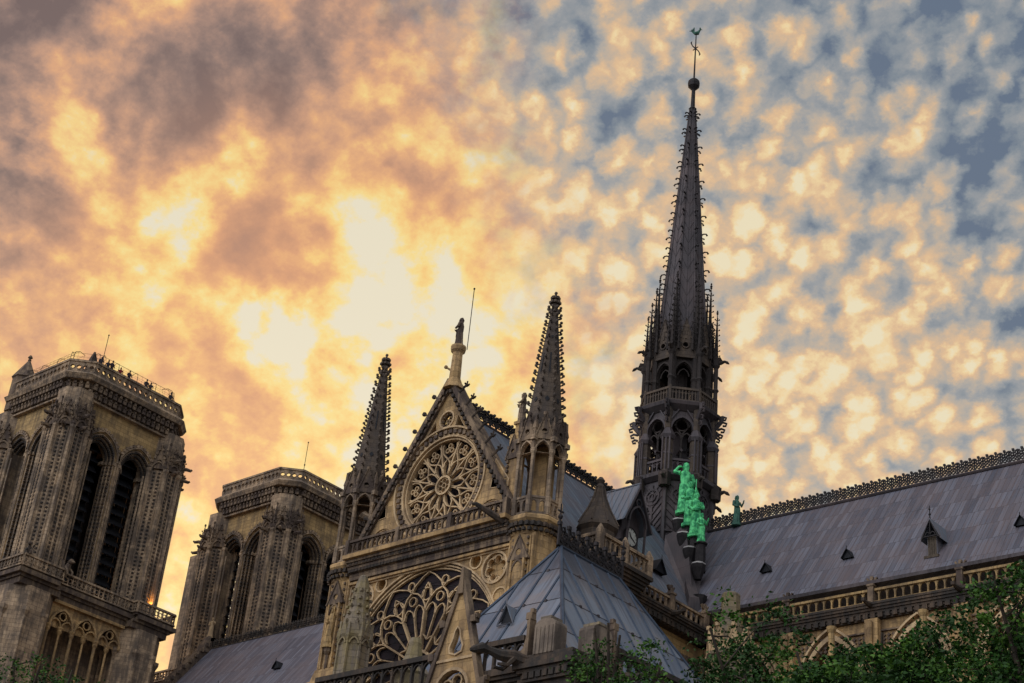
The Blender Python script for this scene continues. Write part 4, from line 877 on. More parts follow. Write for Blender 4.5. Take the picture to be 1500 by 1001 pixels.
# ---------------------------------------------------------------- the spire over the crossing
sx0, sy0 = -.26, -.07
SPT = empty('spire', (sx0, sy0, 40), parent=CATH, label='tall dark lead spire with crockets and a rooster on its tip')
def oct_frames(R, ph=0.):
    for k in range(8):
        a = k*pi/4+ph; o = V((cos(a), sin(a), 0)); yield k, a, FR(V((sx0, sy0, 0))+o*(R*cos(pi/8)), (-sin(a), cos(a), 0), (0, 0, 1), o), R*sin(pi/8)
def vert(R, k, z): a = pi/8+k*pi/4; return V((sx0+R*cos(a), sy0+R*sin(a), z))
# base drum with lozenge panels
R0 = 2.88; m = MB(); m.ngon(sx0, sy0, [(R0, 36), (R0, 49.1)], 8); obj('base_drum', m, 'needle_lead', SPT)
m = MB()
for k, a, fr, hw in oct_frames(R0):
    for r_ in range(9):
        z = 38.6+r_*1.15
        for s in (-1, 1):
            for q in (0, .55): fr.rib(m, [(s*(hw), z+.62+q), (0, z-.45+q)], .11, 0, .09)
    fr.rib(m, [(0, 38), (0, 48.6)], .1, 0, .1); fr.box(m, -hw, hw, 44.6, 44.75, 0, .2)
    fr.rib(m, circ(0, 47.6, .62, 14), .16, 0, .14, True); fr.rib(m, circ(0, 47.6, .3, 10), .1, 0, .14, True)
    m.tube([vert(R0+.05, k, 36), vert(R0+.05, k, 49)], .2, 6)
obj('lozenge_lattice', m, 'dark_lead', SPT)
m = MB()
for k, a, fr, hw in oct_frames(R0):       # dark boards in most panels, a few left pale
    fr.prism(m, [(-hw+.1, 37), (hw-.1, 37), (hw-.1, 45.3), (0, 44.4), (-hw+.1, 45.3)], .005, .03); fr.prism(m, [(-hw+.1, 48.4), (-hw*.3, 48.4), (-hw*.3, 47.6), (-hw+.1, 46.9)], .005, .03); fr.prism(m, [(hw-.1, 48.4), (hw*.3, 48.4), (hw*.3, 47.6), (hw-.1, 46.9)], .005, .03)
    fr.prism(m, circ(0, 47.6, .6, 12), .005, .035)
obj('lead_panel', m, 'dark_lead', SPT)
# diagonal hip ribs running down the roof valleys
H = 10/7.6
for dx, dy in ((1, -1), (-1, -1), (1, 1), (-1, 1)):
    m = MB()
    P_ = [V((dx*d, dy*d, 45.2-d*H*1.0+1.0)) for d in (1.8, 7.3)]
    u = V((-dy, dx, 0)).normalized()
    for w, lo, hi in ((.55, -1.4, 0.),):
        m.loft([[p-u*w+V((0, 0, lo)), p+u*w+V((0, 0, lo)), p+u*w*.6+V((0, 0, hi)), p-u*w*.6+V((0, 0, hi))] for p in P_])
    q = V((dx*2.3, dy*2.3, 0)); m.loft([[q-u*.8+V((0, 0, 41)), q+u*.8+V((0, 0, 41)), q+u*.8+V((dx*.9, dy*.9, 41)), q-u*.8+V((dx*.9, dy*.9, 41))], [q-u*.6+V((0, 0, 46.5)), q+u*.6+V((0, 0, 46.5)), q+u*.3+V((dx*.1, dy*.1, 46.5)), q-u*.3+V((dx*.1, dy*.1, 46.5))]])
    obj('valley_rib', m, 'dark_lead', SPT)
# lead-clad apron over each valley
for dx, dy in ((1, -1), (-1, -1)):
    m = MB(); m.add([(dx*1.5, dy*3.3, 43.9), (dx*3.6, dy*3.6, 44.2), (dx*7.4, dy*7.4, 35.5), (dx*4.6, dy*7.5, 36.6)], [(0, 1, 2, 3)]) ; m.add([(dx*3.3, dy*1.5, 43.9), (dx*3.6, dy*3.6, 44.2), (dx*7.4, dy*7.4, 35.5), (dx*7.5, dy*4.9, 36.3)], [(0, 3, 2, 1)])
    obj('valley_apron', m, 'needle_lead', SPT)
def gargoyle(m, p, o, s=1.):
    p = V(p); m.tube([p, p+o*.5*s+V((0, 0, -.1*s)), p+o*.95*s+V((0, 0, .05*s)), p+o*1.25*s+V((0, 0, -.12*s)), p+o*1.45*s+V((0, 0, -.3*s))], [.2*s, .24*s, .15*s, .17*s, .06*s], 6)
    for q in (-1, 1):
        u = V((-o.y, o.x, 0))*q; m.add([p+o*.2*s+u*.1*s, p+o*.5*s+u*.35*s+V((0, 0, .5*s)), p+o*.1*s+u*.3*s+V((0, 0, .45*s)), p+o*.8*s+u*.1*s], [(0, 1, 2), (0, 3, 1), (0, 2, 3)])
m = MB(); G_ = MB()
m.ngon(sx0, sy0, [(3.0, 48.9), (3.35, 49.2), (3.35, 49.45), (3.2, 49.6)], 8)
for k in range(8):
    a = pi/8+k*pi/4; o = V((cos(a), sin(a), 0)); G_ = MB(); gargoyle(G_, vert(3.1, k, 48.9), o, .85); G_.ngon(*vert(3.2, k, 0)[:2], [(.45, 48.2), (.5, 49.3), (.1, 49.6)], 6); obj('gargoyle', G_, 'dark_carved', SPT)
obj('floor_moulding', m, 'dark_lead', SPT)
# lower open stage
m = MB(); tr = MB(); bl = MB(); R1 = 2.82; col = MB()
for k, a, fr, hw in oct_frames(R1):
    fr.wall(m, [(-hw, 49.5), (hw, 49.5), (hw, 55.3), (-hw, 55.3)], [archhole(0, hw-.28, 49.7, 53.3, .62, 7)], -.35, 0)
    fr.rib(m, archp(0, hw-.2, 53.3, .62, 8), .16, -.1, .16); fr.rib(m, [(-hw+.1, 54.0), (-.3, 55.0), (0, 55.6), (.3, 55.0), (hw-.1, 54.0)], .1, 0, .16)
    fr.tube(tr, [(0, 49.7), (0, 52.9)], .09, -.2, 6)
    for s in (-1, 1): fr.rib(tr, archp(s*(hw-.28)/2, (hw-.28)/2, 52.5, .8, 5), .1, -.28, -.12); fr.rib(tr, [(0, 52.9), (s*.35, 53.4), (s*.62, 53.8)], .1, -.28, -.12)
    fr.rib(tr, circ(0, 53.75, .5, 12), .1, -.28, -.12, True)
    balusters(fr, bl, -hw, hw, 49.6, 50.75, .4, .1)
    p = vert(R1-.02, k, 0); o = V((cos(a+pi/8), sin(a+pi/8), 0))
    col = MB(); col.ngon(p.x, p.y, [(.42, 49.4), (.42, 52.6), (.3, 52.7), (.3, 55.2)], 6); obj('lantern_column', col, 'spire_stone', SPT); m.ngon(p.x, p.y, [(.5, 52.3), (.62, 52.6), (.46, 52.9), (.05, 53.8)], 6)  # columns take a paler warm tone: their highlights are put into the colour
    m.ngon(p.x, p.y, [(.46, 51.0), (.46, 51.15)], 6)
    for q in range(3): m.tube([p+o*.42+V((-o.y, o.x, 0))*(q-1)*.28+V((0, 0, 49.6)), p+o*.42+V((-o.y, o.x, 0))*(q-1)*.28+V((0, 0, 52.4))], .07, 5)
m.ngon(sx0, sy0, [(1.0, 49), (.75, 55.2)], 8)
for z in (50.9, 52.2): 
    for k in range(4): a = k*pi/4; m.tube([(sx0-2.7*cos(a), sy0-2.7*sin(a), z-.7), (sx0+2.7*cos(a), sy0+2.7*sin(a), z+.7)], .13, 4)
obj('traceried_lantern', m, 'spire_lead', SPT); obj('lantern_tracery', tr, 'spire_timber', SPT); obj('lantern_balustrade', bl, 'spire_lead', SPT)
# curled brackets at the gallery
for k in range(8):
    a = pi/8+k*pi/4; o = V((cos(a), sin(a), 0)); u = V((-o.y, o.x, 0))
    m = MB(); m.tube([vert(2.9, k, 54.2), vert(3.5, k, 55.0), vert(3.55, k, 55.4)], [.18, .2, .25], 5)
    for j, (z, r, l) in enumerate(((55.35, .22, .75), (54.85, .24, .8), (54.3, .22, .62), (53.8, .2, .42))):
        for s in (0,):
            c = vert(3.2, k, z)
            m.tube([c, c+o*l*.55+V((0, 0, .1)), c+o*(l*.8+.1)+V((0, 0, -.03)), c+o*(l*.8+.03)+V((0, 0, -r)), c+o*(l*.8-.2)+V((0, 0, -r*.9))], [.11, .1, .09, .09, .1], 5)
    obj('curled_bracket', m, 'dark_lead', SPT)
m = MB(); m.ngon(sx0, sy0, [(2.9, 54.9), (3.35, 55.3), (3.42, 55.55), (3.2, 55.7)], 8); obj('gallery_floor', m, 'dark_lead', SPT)
m = MB()
for k, a, fr, hw in oct_frames(3.02): balusters(fr, m, -hw, hw, 55.65, 56.85, .26, .1); fr.box(m, -hw-.05, -hw+.12, 55.6, 57.0, -.1, .15)
obj('gallery_balustrade', m, 'spire_stone', SPT)
# upper stage
m = MB(); R2 = 2.2; gb = MB()
for k, a, fr, hw in oct_frames(R2):
    fr.wall(m, [(-hw, 55.7), (hw, 55.7), (hw, 60.4), (-hw, 60.4)], [archhole(0, hw-.2, 55.8, 58.6, .7, 6)], -.3, 0); fr.rib(m, archp(0, hw-.12, 58.6, .75, 7), .14, -.05, .16)
    fr.rib(m, archp(0, hw-.4, 58.4, .8, 5), .08, -.2, -.1)
    gablet(fr, gb, 0, hw+.02, 59.9, 3.6, .1, .3, .1); fr.rib(gb, circ(0, 61.0, .27, 10), .09, .2, .4, True); fr.box(gb, -.06, .06, 61.6, 62.4, .3, .36)
    for q in range(6):
        for s in (-1, 1): fr.blk(gb, s*(hw-.13*q), 60.3+.5*q, .25, .085)
    p = vert(R2+.1, k, 0); m.ngon(p.x, p.y, [(.3, 55.7), (.24, 57.8), (.34, 58.0), (.26, 58.2), (.26, 60.6), (.36, 60.9), (.3, 61)], 6)
    o = V((cos(a+pi/8), sin(a+pi/8), 0)); p2 = vert(2.95, k, 0)
    m.ngon(p2.x, p2.y, [(.2, 55.6), (.17, 57.6), (.28, 57.8), (.17, 58.0), (.17, 59.8), (.3, 60.0), (.3, 60.5)], 6)
    m.tube([p2+V((0, 0, 59.9)), p+V((0, 0, 60.6))], .1, 4); m.tube([p2+V((0, 0, 57.7)), p+V((0, 0, 57.9))], .07, 4)
m.ngon(sx0, sy0, [(.7, 55.2), (.6, 60.5)], 8); obj('arcaded_lantern', m, 'spire_timber', SPT); obj('lantern_gable', gb, 'spire_stone', SPT)
def one_pin(*a_, **k_): n_ = MB(); pinnacle(n_, *a_, **k_); obj('crocketed_pinnacle', n_, 'spire_timber', SPT)
for k in range(8):
    p2 = vert(2.9, k, 0); one_pin(p2.x, p2.y, 60.5, 4.8, .2, 4, 8, .065); p = vert(2.3, k, 0); one_pin(p.x, p.y, 61.0, 7.0, .26, 4, 11, .07)
    for sg in (-.45, .45): one_pin(*(vert(2.55, k, 0)+V((-sin(pi/8+k*pi/4), cos(pi/8+k*pi/4), 0))*sg)[:2], 60.5, 3.4, .14, 4, 5, .055)
    a = pi/8+k*pi/4; m = MB(); gargoyle(m, vert(2.95, k, 60.4), V((cos(a), sin(a), 0)), .72); obj('gargoyle', m, 'dark_carved', SPT)
# the needle
zb, zt, rb, rt = 60.4, 86.3, 2.18, .26
m = MB(); m.ngon(sx0, sy0, [(rb, zb), (rt, zt)], 8); obj('needle', m, 'needle_lead', SPT)
m = MB(); c_ = MB(); rr = lambda z: rb+(rt-rb)*(z-zb)/(zt-zb)
for k in range(8):
    m.tube([vert(rb, k, zb), vert(rt, k, zt)], [.13, .06], 6)
    a = pi/8+k*pi/4; o = V((cos(a), sin(a), 0)); z = 85.7; i = 0
    while z > 66:
        p = vert(rr(z), k, z); s = .8+.35*(85-z)/20
        c_.tube([p, p+o*.2*s+V((0, 0, .13*s)), p+o*.42*s+V((0, 0, .10*s)), p+o*.5*s+V((0, 0, -.07*s))], [.07, .06, .06, .09], 5)
        c_.tube([p+V((0, 0, -.35)), p+o*.18*s+V((0, 0, -.32)), p+o*.27*s+V((0, 0, -.42))], [.05, .05, .08], 5); z -= 1.84; i += 1
for k, a, fr, hw in oct_frames(1):       # herringbone seams of the lead sheets
    o = V((cos(a), sin(a), 0)); u = V((-sin(a), cos(a), 0))
    P2 = lambda z, t: V((sx0, sy0, z))+o*(rr(z)*cos(pi/8)+.012)+u*(rr(z)*sin(pi/8)*t)
    m.tube([P2(62, 0), P2(84, 0)], .022, 4); z = 62.
    while z < 83:
        for s in (-1, 1): m.tube([P2(z, 0), P2(z+1.7*max(.45, rr(z)/2), s)], .02, 4)
        z += 1.35
obj('herringbone_seam', m, 'dark_lead', SPT); obj('crocket_trim', c_, 'iron', SPT)
m = MB(); m.ngon(sx0, sy0, [(.26, 86.2), (.36, 86.4), (.2, 86.6), (.17, 88.5), (.28, 88.65), (.5, 88.9), (.55, 89.2), (.5, 89.5), (.25, 89.75), (.1, 89.85)], 10); obj('ball_finial', m, 'iron', SPT, smooth=False)
m = MB(); m.tube([(sx0, sy0, 89.7), (sx0, sy0, 94.9)], [.085, .05], 5)
u = V((.74, .67, 0)); c = V((sx0, sy0, 93.3))
for s, dz_ in ((-1, .45), (1, -.45)): m.tube([c, c+u*s*.28+V((0, 0, dz_*.6)), c+u*s*.42+V((0, 0, dz_*1.4)), c+u*s*.35+V((0, 0, dz_*1.7))], [.07, .05, .07, .04], 5); m.tube([c, c-u*s*.22+V((0, 0, dz_*.5))], .05, 5)
obj('spire_cross', m, 'iron', SPT)
m = MB(); c = V((sx0, sy0, 95.05))
m.tube([c-u*.32+V((0, 0, .1)), c-u*.1, c+u*.12+V((0, 0, .05)), c+u*.25+V((0, 0, .3)), c+u*.34+V((0, 0, .5))], [.05, .17, .19, .1, .08], 7)
for q in range(4): m.tube([c-u*.2, c-u*(.45-.08*q)+V((0, 0, .25+.13*q)), c-u*(.62-.14*q)+V((0, 0, .2+.16*q))], [.07, .06, .03], 4)
m.ball(c+u*.36+V((0, 0, .52)), .1, 6, 4); m.tube([c+u*.42+V((0, 0, .52)), c+u*.56+V((0, 0, .47))], [.05, .01], 4); m.blk(c+u*.34+V((0, 0, .65)), .05); m.tube([c, c-V((0, 0, .25))], .04, 4)
RO = obj('rooster', m, 'dull_verdigris', None, 'greenish copper rooster perched on the very tip of the spire', cat='weather vane')
# ---------------------------------------------------------------- statues
def statue(name, x, y, z, h, ang, mat, label, cat='statue', pose=0, group=None, lean=0., rod=False):
    m = MB(); s = h/1.78; A_ = V((cos(ang), sin(ang), 0)); B_ = V((-sin(ang), cos(ang), 0)); n = 18
    def rng(zc, rx, ry, fold, off=0.):
        return [V((x, y, z+zc*s))+(A_*(off+ry*cos(t)*(1+fold*sin(t*7+zc*3)))+B_*(rx*.82*sin(t)*(1+fold*sin(t*7+zc*3))))*s for t in [2*pi*i/n for i in range(n)]]
    sway = .03 if pose != 2 else .06
    m.loft([rng(0, .27, .25, .09), rng(.08, .26, .24, .11), rng(.45, .22, .2, .1, sway), rng(.85, .2, .17, .08, sway), rng(1.02, .18, .145, .04, sway*.5), rng(1.2, .20, .15, .05), rng(1.36, .225, .135, .02), rng(1.45, .18, .11, 0), rng(1.5, .075, .07, 0), rng(1.56, .06, .06, 0, .015)])
    hd = V((x, y, z+1.66*s))+A_*(.035+lean)*s; m.ngon(hd.x, hd.y, [(max(.004, .095*s*sin(pi*j/7)), hd.z-.125*s*cos(pi*j/7)) for j in range(8)], 10)
    m.tube([hd+A_*.085*s+V((0, 0, .03*s)), hd+A_*.12*s-V((0, 0, .01*s))], [.018*s, .026*s], 4)      # nose
    m.tube([hd+A_*.06*s-V((0, 0, .06*s)), hd+A_*.09*s-V((0, 0, .18*s))], [.065*s, .03*s], 6)         # beard
    m.tube([hd-A_*.03*s+V((0, 0, .08*s)), hd-A_*.09*s-V((0, 0, .05*s)), hd-A_*.08*s-V((0, 0, .2*s))], [.09*s, .1*s, .07*s], 7)   # hair
    def limb(pts, rs): m.tube([V((x, y, z))+(A_*a+B_*b+V((0, 0, c)))*s for a, b, c in pts], [r*s for r in rs], 7)
    def hand(a, b, c, da, db, dc):
        p = V((x, y, z))+(A_*a+B_*b+V((0, 0, c)))*s; d = (A_*da+B_*db+V((0, 0, dc))).normalized()*s; sd_ = d.cross(V((.3, .2, .9))).normalized()*s
        m.tube([p, p+d*.09], [.035*s, .04*s], 6)
        for q in range(4): e = p+d*.085+sd_*(q-1.5)*.02; m.tube([e, e+d*(.05+.012*(q in (1, 2)))+sd_*.004*(q-1.5)], [.011*s, .008*s], 4)
        m.tube([p+d*.03+sd_*.035, p+d*.075+sd_*.06], [.012*s, .009*s], 4)
    if pose == 0:
        limb([(0, .2, 1.38), (.05, .27, 1.15), (.22, .18, 1.08), (.27, .06, 1.15)], [.085, .075, .06, .04]); hand(.27, .06, 1.15, .3, -.6, .5)
        limb([(0, -.2, 1.38), (.03, -.28, 1.12), (.2, -.16, .98), (.26, -.02, 1.0)], [.085, .08, .06, .04]); hand(.26, -.02, 1.0, .3, .7, .1)
        limb([(.24, -.12, .98), (.25, .05, 1.02)], [.07, .07]); m.box(*[q for q in (x-.05*s, x+.05*s, y-.05*s, y+.05*s, z+1.0*s, z+1.02*s)])
    elif pose == 1:      # hand to the brow, looking up at the spire, staff at the side
        limb([(0, .2, 1.38), (.1, .36, 1.42), (.12, .2, 1.66)], [.085, .07, .04]); hand(.12, .2, 1.66, .1, -.9, .2)
        limb([(0, -.2, 1.38), (-.02, -.3, 1.15), (.1, -.28, .9)], [.085, .075, .05]); hand(.1, -.28, .9, .4, .1, -.7)
    elif pose == 2:      # raised book and staff
        limb([(0, .2, 1.38), (.06, .3, 1.18), (.24, .24, 1.32)], [.085, .07, .045]); hand(.24, .24, 1.32, .2, 0, 1)
        limb([(0, -.2, 1.38), (.03, -.28, 1.12), (.22, -.1, 1.0)], [.085, .08, .05]); hand(.22, -.1, 1.0, .2, .8, .2)
        limb([(.3, .24, .1), (.28, .24, 1.75)], [.02, .02])
    elif pose == 3:      # hand lifted forward
        limb([(0, .2, 1.38), (.1, .27, 1.15), (.34, .2, 1.3)], [.08, .065, .045]); hand(.34, .2, 1.3, .3, 0, 1)
        limb([(0, -.2, 1.38), (.03, -.27, 1.12), (.2, -.15, 1.0)], [.085, .08, .05]); hand(.2, -.15, 1.0, .3, .7, .1)
    # mantle folds hung over the arm
    m.loft([rng(.55, .15, .06, .2, .17), rng(.8, .17, .07, .15, .15), rng(1.05, .17, .06, .1, .12)])
    m.ngon(x, y, [(.3*s, z-.1*s), (.3*s, z+.02*s)], 10)
    if rod: m.tube([V((x, y, z))-A_*.25*s, V((x, y, z+h*1.25))-A_*.25*s], .03, 5)
    return obj(name, m, mat, None, label, cat=cat, group=group, smooth=False)
gp_ = 'green copper statues stepping down from the spire'
for i, (d, z, h, pose, ang, lab) in enumerate(((2.7, 45.75, 4.05, 1, rad(150), 'bright green copper statue highest beside the spire, one arm raised to its head'),
      (3.6, 44.2, 3.5, 2, rad(-60), 'bright green copper statue second from the top of the four'),
      (4.5, 42.85, 3.4, 0, rad(-35), 'bright green copper statue third from the top of the four'),
      (5.4, 41.75, 2.35, 3, rad(-20), 'smaller green copper statue lowest of the four'))):
    off = (.0, .22, .48, .72)[i]; X, Y = d+.744*off, -d+.668*off
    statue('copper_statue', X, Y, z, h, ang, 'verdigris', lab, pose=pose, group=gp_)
    m = MB(); m.ngon(X, Y, [(.42, z-2.2), (.36, z-.15), (.5, z-.1), (.5, z)], 8); obj('statue_pedestal', m, 'iron', SPT)
for d, z, off in ((3.0, 44.9, -.4), (3.9, 43.3, -.2), (4.8, 41.65, .1), (5.7, 40.0, .55), (6.9, 37.0, .45)):
    X, Y = d+.744*off, -d+.668*off; m = MB(); m.ngon(X, Y, [(.25, z-1.2), (.5, z-.35), (.55, z-.1)], 8); o_ = obj('stepped_corbel', m, 'iron', SPT)
    if d < 6: m = MB(); m.ngon(X, Y, [(.52, z-.1), (.52, z), (.2, z+.14)], 8); obj('corbel_cap', m, 'pale_cap', SPT)  # pale caps: light on the corbel tops put into the colour
statue('ridge_statue', 5.57, -.05, 45.2, 2.35, rad(-15), 'dull_verdigris', 'dull green statue standing on the choir roof ridge beside the spire, hand lifted', pose=3)
statue('gable_statue', .12, YF+.1, 49.55, 2.25, rad(200), 'carved_stone', 'dark weathered statue on the column at the tip of the gable', pose=0)
m = MB(); m.tube([(.75, YF+.3, 49.2), (.75, YF+.3, 54.0)], .03, 5); m.ball((.75, YF+.3, 54.05), .08, 6, 4); obj('lightning_rod', m, 'iron', None, 'thin metal rod standing behind the statue on the gable', cat='lightning rod')
statue('turret_statue', 6.22, -25.05, 42.35, 2.15, rad(215), 'tower_stone', 'pale stone statue on a pillar left of the nearer spired turret', pose=0)
statue('niche_statue', -7.9, YF-.38, 29.4, 2.7, rad(-80), 'tower_wall', 'stone statue inside the gabled niche of the corner buttress', pose=2)
statue('angel_statue', -55.2, 0, 46.4, 2.0, rad(-60), 'tracery_stone', 'pale little statue at the far end of the lower lead roof by the towers', pose=3)
m = MB(); c = V((3.0, -14.2, 46.9))
# ---------------------------------------------------------------- visitors on the nearer tower
def body(h=1.7):
    m = MB(); n = 10; s = h/1.75
    def rg(z, rx, ry, oy=0, ox=0): return [(ox+rx*sin(t)*s, oy+ry*cos(t)*s, z*s) for t in [2*pi*i/n for i in range(n)]]
    for q in (-1, 1): m.loft([rg(0, .05, .09, .03, q*.1), rg(.08, .05, .06, 0, q*.1), rg(.45, .065, .07, 0, q*.1), rg(.86, .095, .1, 0, q*.085)])
    m.loft([rg(.8, .17, .12), rg(.95, .165, .115), rg(1.1, .15, .105), rg(1.32, .2, .12), rg(1.42, .19, .1), rg(1.48, .07, .06), rg(1.55, .055, .055), rg(1.58, .07, .08), rg(1.66, .08, .1), rg(1.73, .065, .08), rg(1.76, .02, .03)])
    for q in (-1, 1): m.tube([(q*.2*s, 0, 1.38*s), (q*.27*s, .02, 1.12*s), (q*.22*s, .2*s, .98*s)], [.055*s, .045*s, .035*s], 6)
    return m
bod = [body(1.72)]
vis = [(-18.0, 'visitor by the corner cap of the nearer tower, in dark clothes', 'cloth_dark'), (-17.1, 'pair of dark-clad visitors at the wire fence, left one', 'cloth_dark'), (-16.7, 'pair of dark-clad visitors at the wire fence, right one', 'cloth_dark'), (-15.6, 'visitor in a dark red top at the wire fence', 'cloth_red'),
       (-14.6, 'visitor at the wire fence just right of the aerial', 'cloth_dark'), (-12.4, 'two visitors standing close together on the tower, left one', 'cloth_dark'), (-11.95, 'two visitors standing close together on the tower, right one', 'cloth_dark'), (-9.3, 'visitor near the right end of the wire fence', 'cloth_dark')]
for i, (y, lab, mt) in enumerate(vis):
    m = MB(); a = random.uniform(-2.2, -1.0); src = bod[0]
    m.add([(-56.4+x*cos(a)-yy*sin(a)-.12*(i % 2), y+x*sin(a)+yy*cos(a), 67.5+z*(1+.06*((i*7) % 3-1))) for x, yy, z in src.v], src.f); obj('person', m, mt, None, lab, cat='person', group='visitors at the wire fence on the tower', smooth=True)
# ---------------------------------------------------------------- the sacristy in front
SA = empty('sacristy', (28, -46, GZ), 'smaller stone building with a steep pale lead roof in front of the big cathedral window', 'building')
SS = 1.6; ax, ay0, ay1, az = 27.75, -45., -41., 21.88
def hipz(d): return az-SS*d
DD = 5.6; ze = hipz(DD)
c4 = [(ax-DD, ay0-DD, ze), (ax+DD, ay0-DD, ze), (ax+DD, ay1+DD, ze), (ax-DD, ay1+DD, ze)]
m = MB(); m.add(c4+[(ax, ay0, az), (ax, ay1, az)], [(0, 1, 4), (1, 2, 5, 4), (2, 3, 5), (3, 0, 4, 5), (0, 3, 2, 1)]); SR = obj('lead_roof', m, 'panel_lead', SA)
m = MB(); sm_ = MB()
def on(face, t, d):      # point on a roof face, t metres along the eave direction, d metres out from the ridge in plan
    z = hipz(d)
    return {'s': (ax+t, ay0-d, z), 'e': (ax+d, (ay0+ay1)/2+t, z)}[face]
for face, half in (('s', 0.), ('e', 2.)):
    t = -6.9
    while t < 7:
        dmin = max(0.05, abs(t)-half); dmax = DD
        if dmin < dmax-.2: m.tube([on(face, t, dmin), on(face, t, dmax)], .062, 5)
        t += 1.15
    for j in range(1, 5):
        d = j*1.22-.3
        for i in range(int(2*(d+half)/.575)+1):
            t0 = -(d+half)+i*.575; t1 = min(t0+.575, d+half); zz = .06*(((i*7) % 5)-2)/2
            if t1 > t0: sm_.tube([on(face, t0, d), on(face, t1, d)], .022, 4)
            if i % 2 == 0 and abs(t0) < d+half-.2: sm_.blk(on(face, t0, d), .055)
for p, q in ((c4[0], (ax, ay0, az)), (c4[1], (ax, ay0, az)), (c4[2], (ax, ay1, az)), ((ax, ay0, az), (ax, ay1, az))): m.tube([p, q], .085, 6)
obj('seam_roll', m, 'seam_lead', SA); obj('sheet_joint', sm_, 'dark_lead', SA)
m = MB(); p0, p1 = V((ax, ay0-.2, az)), V((ax, ay1+.2, az)); n = 7
fr = FR(p0, (0, 1, 0), (0, 0, 1), (1, 0, 0)); l = (p1-p0).length
fr.box(m, 0, l, 0, .12, -.06, .06)
for i in range(n+1):
    x = i*l/n; fr.rib(m, [(x, 0), (x, .95)], .07, -.04, .04); fr.blk(m, x, 1.0, 0, .08)
    if i < n:
        c = x+l/n/2; fr.rib(m, circ(c, .45, .27, 12), .08, -.04, .04, True); fr.rib(m, circ(c+.03, .45, .1, 8), .07, -.04, .04, True); fr.rib(m, [(c-.25, .95), (c-.1, .65), (c+.08, .75), (c+.02, .92), (c-.08, .88)], .07, -.04, .04); fr.rib(m, [(c+.27, .1), (c+.12, .3), (c+.2, .6), (c+.02, .66)], .07, -.04, .04); fr.rib(m, [(c-.24, .3), (c+.24, .3)], .05, -.03, .03)
for q in (0, l): m.tube([fr.P(q, 0, 0), fr.P(q, 1.9, 0)], [.08, .03], 5); m.ball(fr.P(q, 1.3, 0), .12, 6, 4); fr.rib(m, [(q-.18, 1.55), (q+.18, 1.55)], .06, -.03, .03)
obj('roof_cresting', m, 'iron', SA)
def svent(x, d, name='roof_vent'):
    m = MB(); b0 = V((ax+x, ay0-d, hipz(d))); s = .42
    a_ = b0+V((-s, -.1, 0)); b_ = b0+V((s, -.1, 0)); t_ = b0+V((0, -.1, .85)); r_ = b0+V((0, .53, .85)); 
    m.add([a_, b_, t_, r_, a_+V((0, .12, .05)), b_+V((0, .12, .05))], [(0, 2, 3), (1, 3, 2)]); m.tube([a_, t_, b_, a_], .04, 4); m.tube([t_, t_+V((0, 0, .35))], [.05, .02], 4); obj(name, m, 'old_grey_lead', SA)
    m = MB(); m.add([a_+V((.08, .1, .05)), b_+V((-.08, .1, .05)), t_+V((0, .1, -.1))], [(0, 1, 2)]); obj('vent_opening', m, 'slate', SA)
svent(-.15, 2.75)
# parapet, walls, corner block and gable
wy0 = -51.55; wx1 = 34.35; wx0 = 21.2; wyn = -34.4; zs = 13.75
m = MB(); m.box(wx0+.1, wx1-.2, wy0+.2, wyn, GZ, zs-.3); obj('wall', m, 'warm_stone', SA)
m = MB(); 
for i in range(4): m.box(wx0-.05, wx1-.1+.1*i, wy0+.1-.1*i, wyn, zs-.5+.13*i, zs-.5+.13*(i+1)-.004)
obj('cornice', m, 'soot_shade_stone', SA)
m = MB(); fs = FR((0, wy0, 0), (1, 0, 0), (0, 0, 1), (0, -1, 0)); fe_ = FR((wx1, 0, 0), (0, 1, 0), (0, 0, 1), (1, 0, 0))
balusters(fs, m, wx0, 27.6, zs, 15.0, .52, .13); balusters(fs, m, 30.2, 32.2, zs, 15.0, .52, .13); balusters(fe_, m, -49.3, wyn, zs, 15.0, .52, .13)
obj('roof_balustrade', m, 'soot_shade_stone', SA)
m = MB()      # corner block with two rounded upright slabs
for z0_, z1_, g_ in ((zs+.2, zs+.42, .2), (zs+.02, zs+.2, .42), (zs-.16, zs+.02, .5), (zs-.3, zs-.16, .38), (zs-.52, zs-.3, .26), (zs-.64, zs-.52, .34), (zs-.9, zs-.64, .18)):
    m.box(32.55-g_, wx1+g_, wy0-g_, -49.4+g_, z0_, z1_-.004)
for i in range(7): m.blk((32.6+i*.3, wy0-.3, zs-.42), .11); m.blk((wx1+.3, wy0+.1+i*.3, zs-.42), .11)
obj('corner_block', m, 'soot_shade_stone', SA)
m = MB(); m.box(32.55, wx1+.1, wy0-.1, -49.5, GZ, zs-.9); obj('corner_pier', m, 'warm_stone', SA)
def slab(o, u, n, c, w, z0, z1, th):
    m = MB(); fr = FR(o, u, (0, 0, 1), n); pts = [(c-w/2, z0), (c-w/2, z1-.25)]+[(c-w/2*cos(t)*1.0, z1-.25+.25*sin(t)) for t in [pi*i/8 for i in range(1, 8)]]+[(c+w/2, z1-.25), (c+w/2, z0)]
    fr.prism(m, pts, -th, .12); 
    for q in range(5): fr.rib(m, [(c-w/2+w*(q+.5)/5, z0), (c-w/2+w*(q+.5)/5, z1-.3)], .03, .12, .15)
    return m
obj('rounded_slab', slab((0, wy0-.1, 0), (1, 0, 0), (0, -1, 0), 33.2, .95, zs+.4, zs+1.7, .55), 'streaked_stone', SA)
obj('rounded_slab', slab((wx1+.1, 0, 0), (0, 1, 0), (1, 0, 0), -50.15, 1.1, zs+.4, zs+1.7, .55), 'streaked_stone', SA)
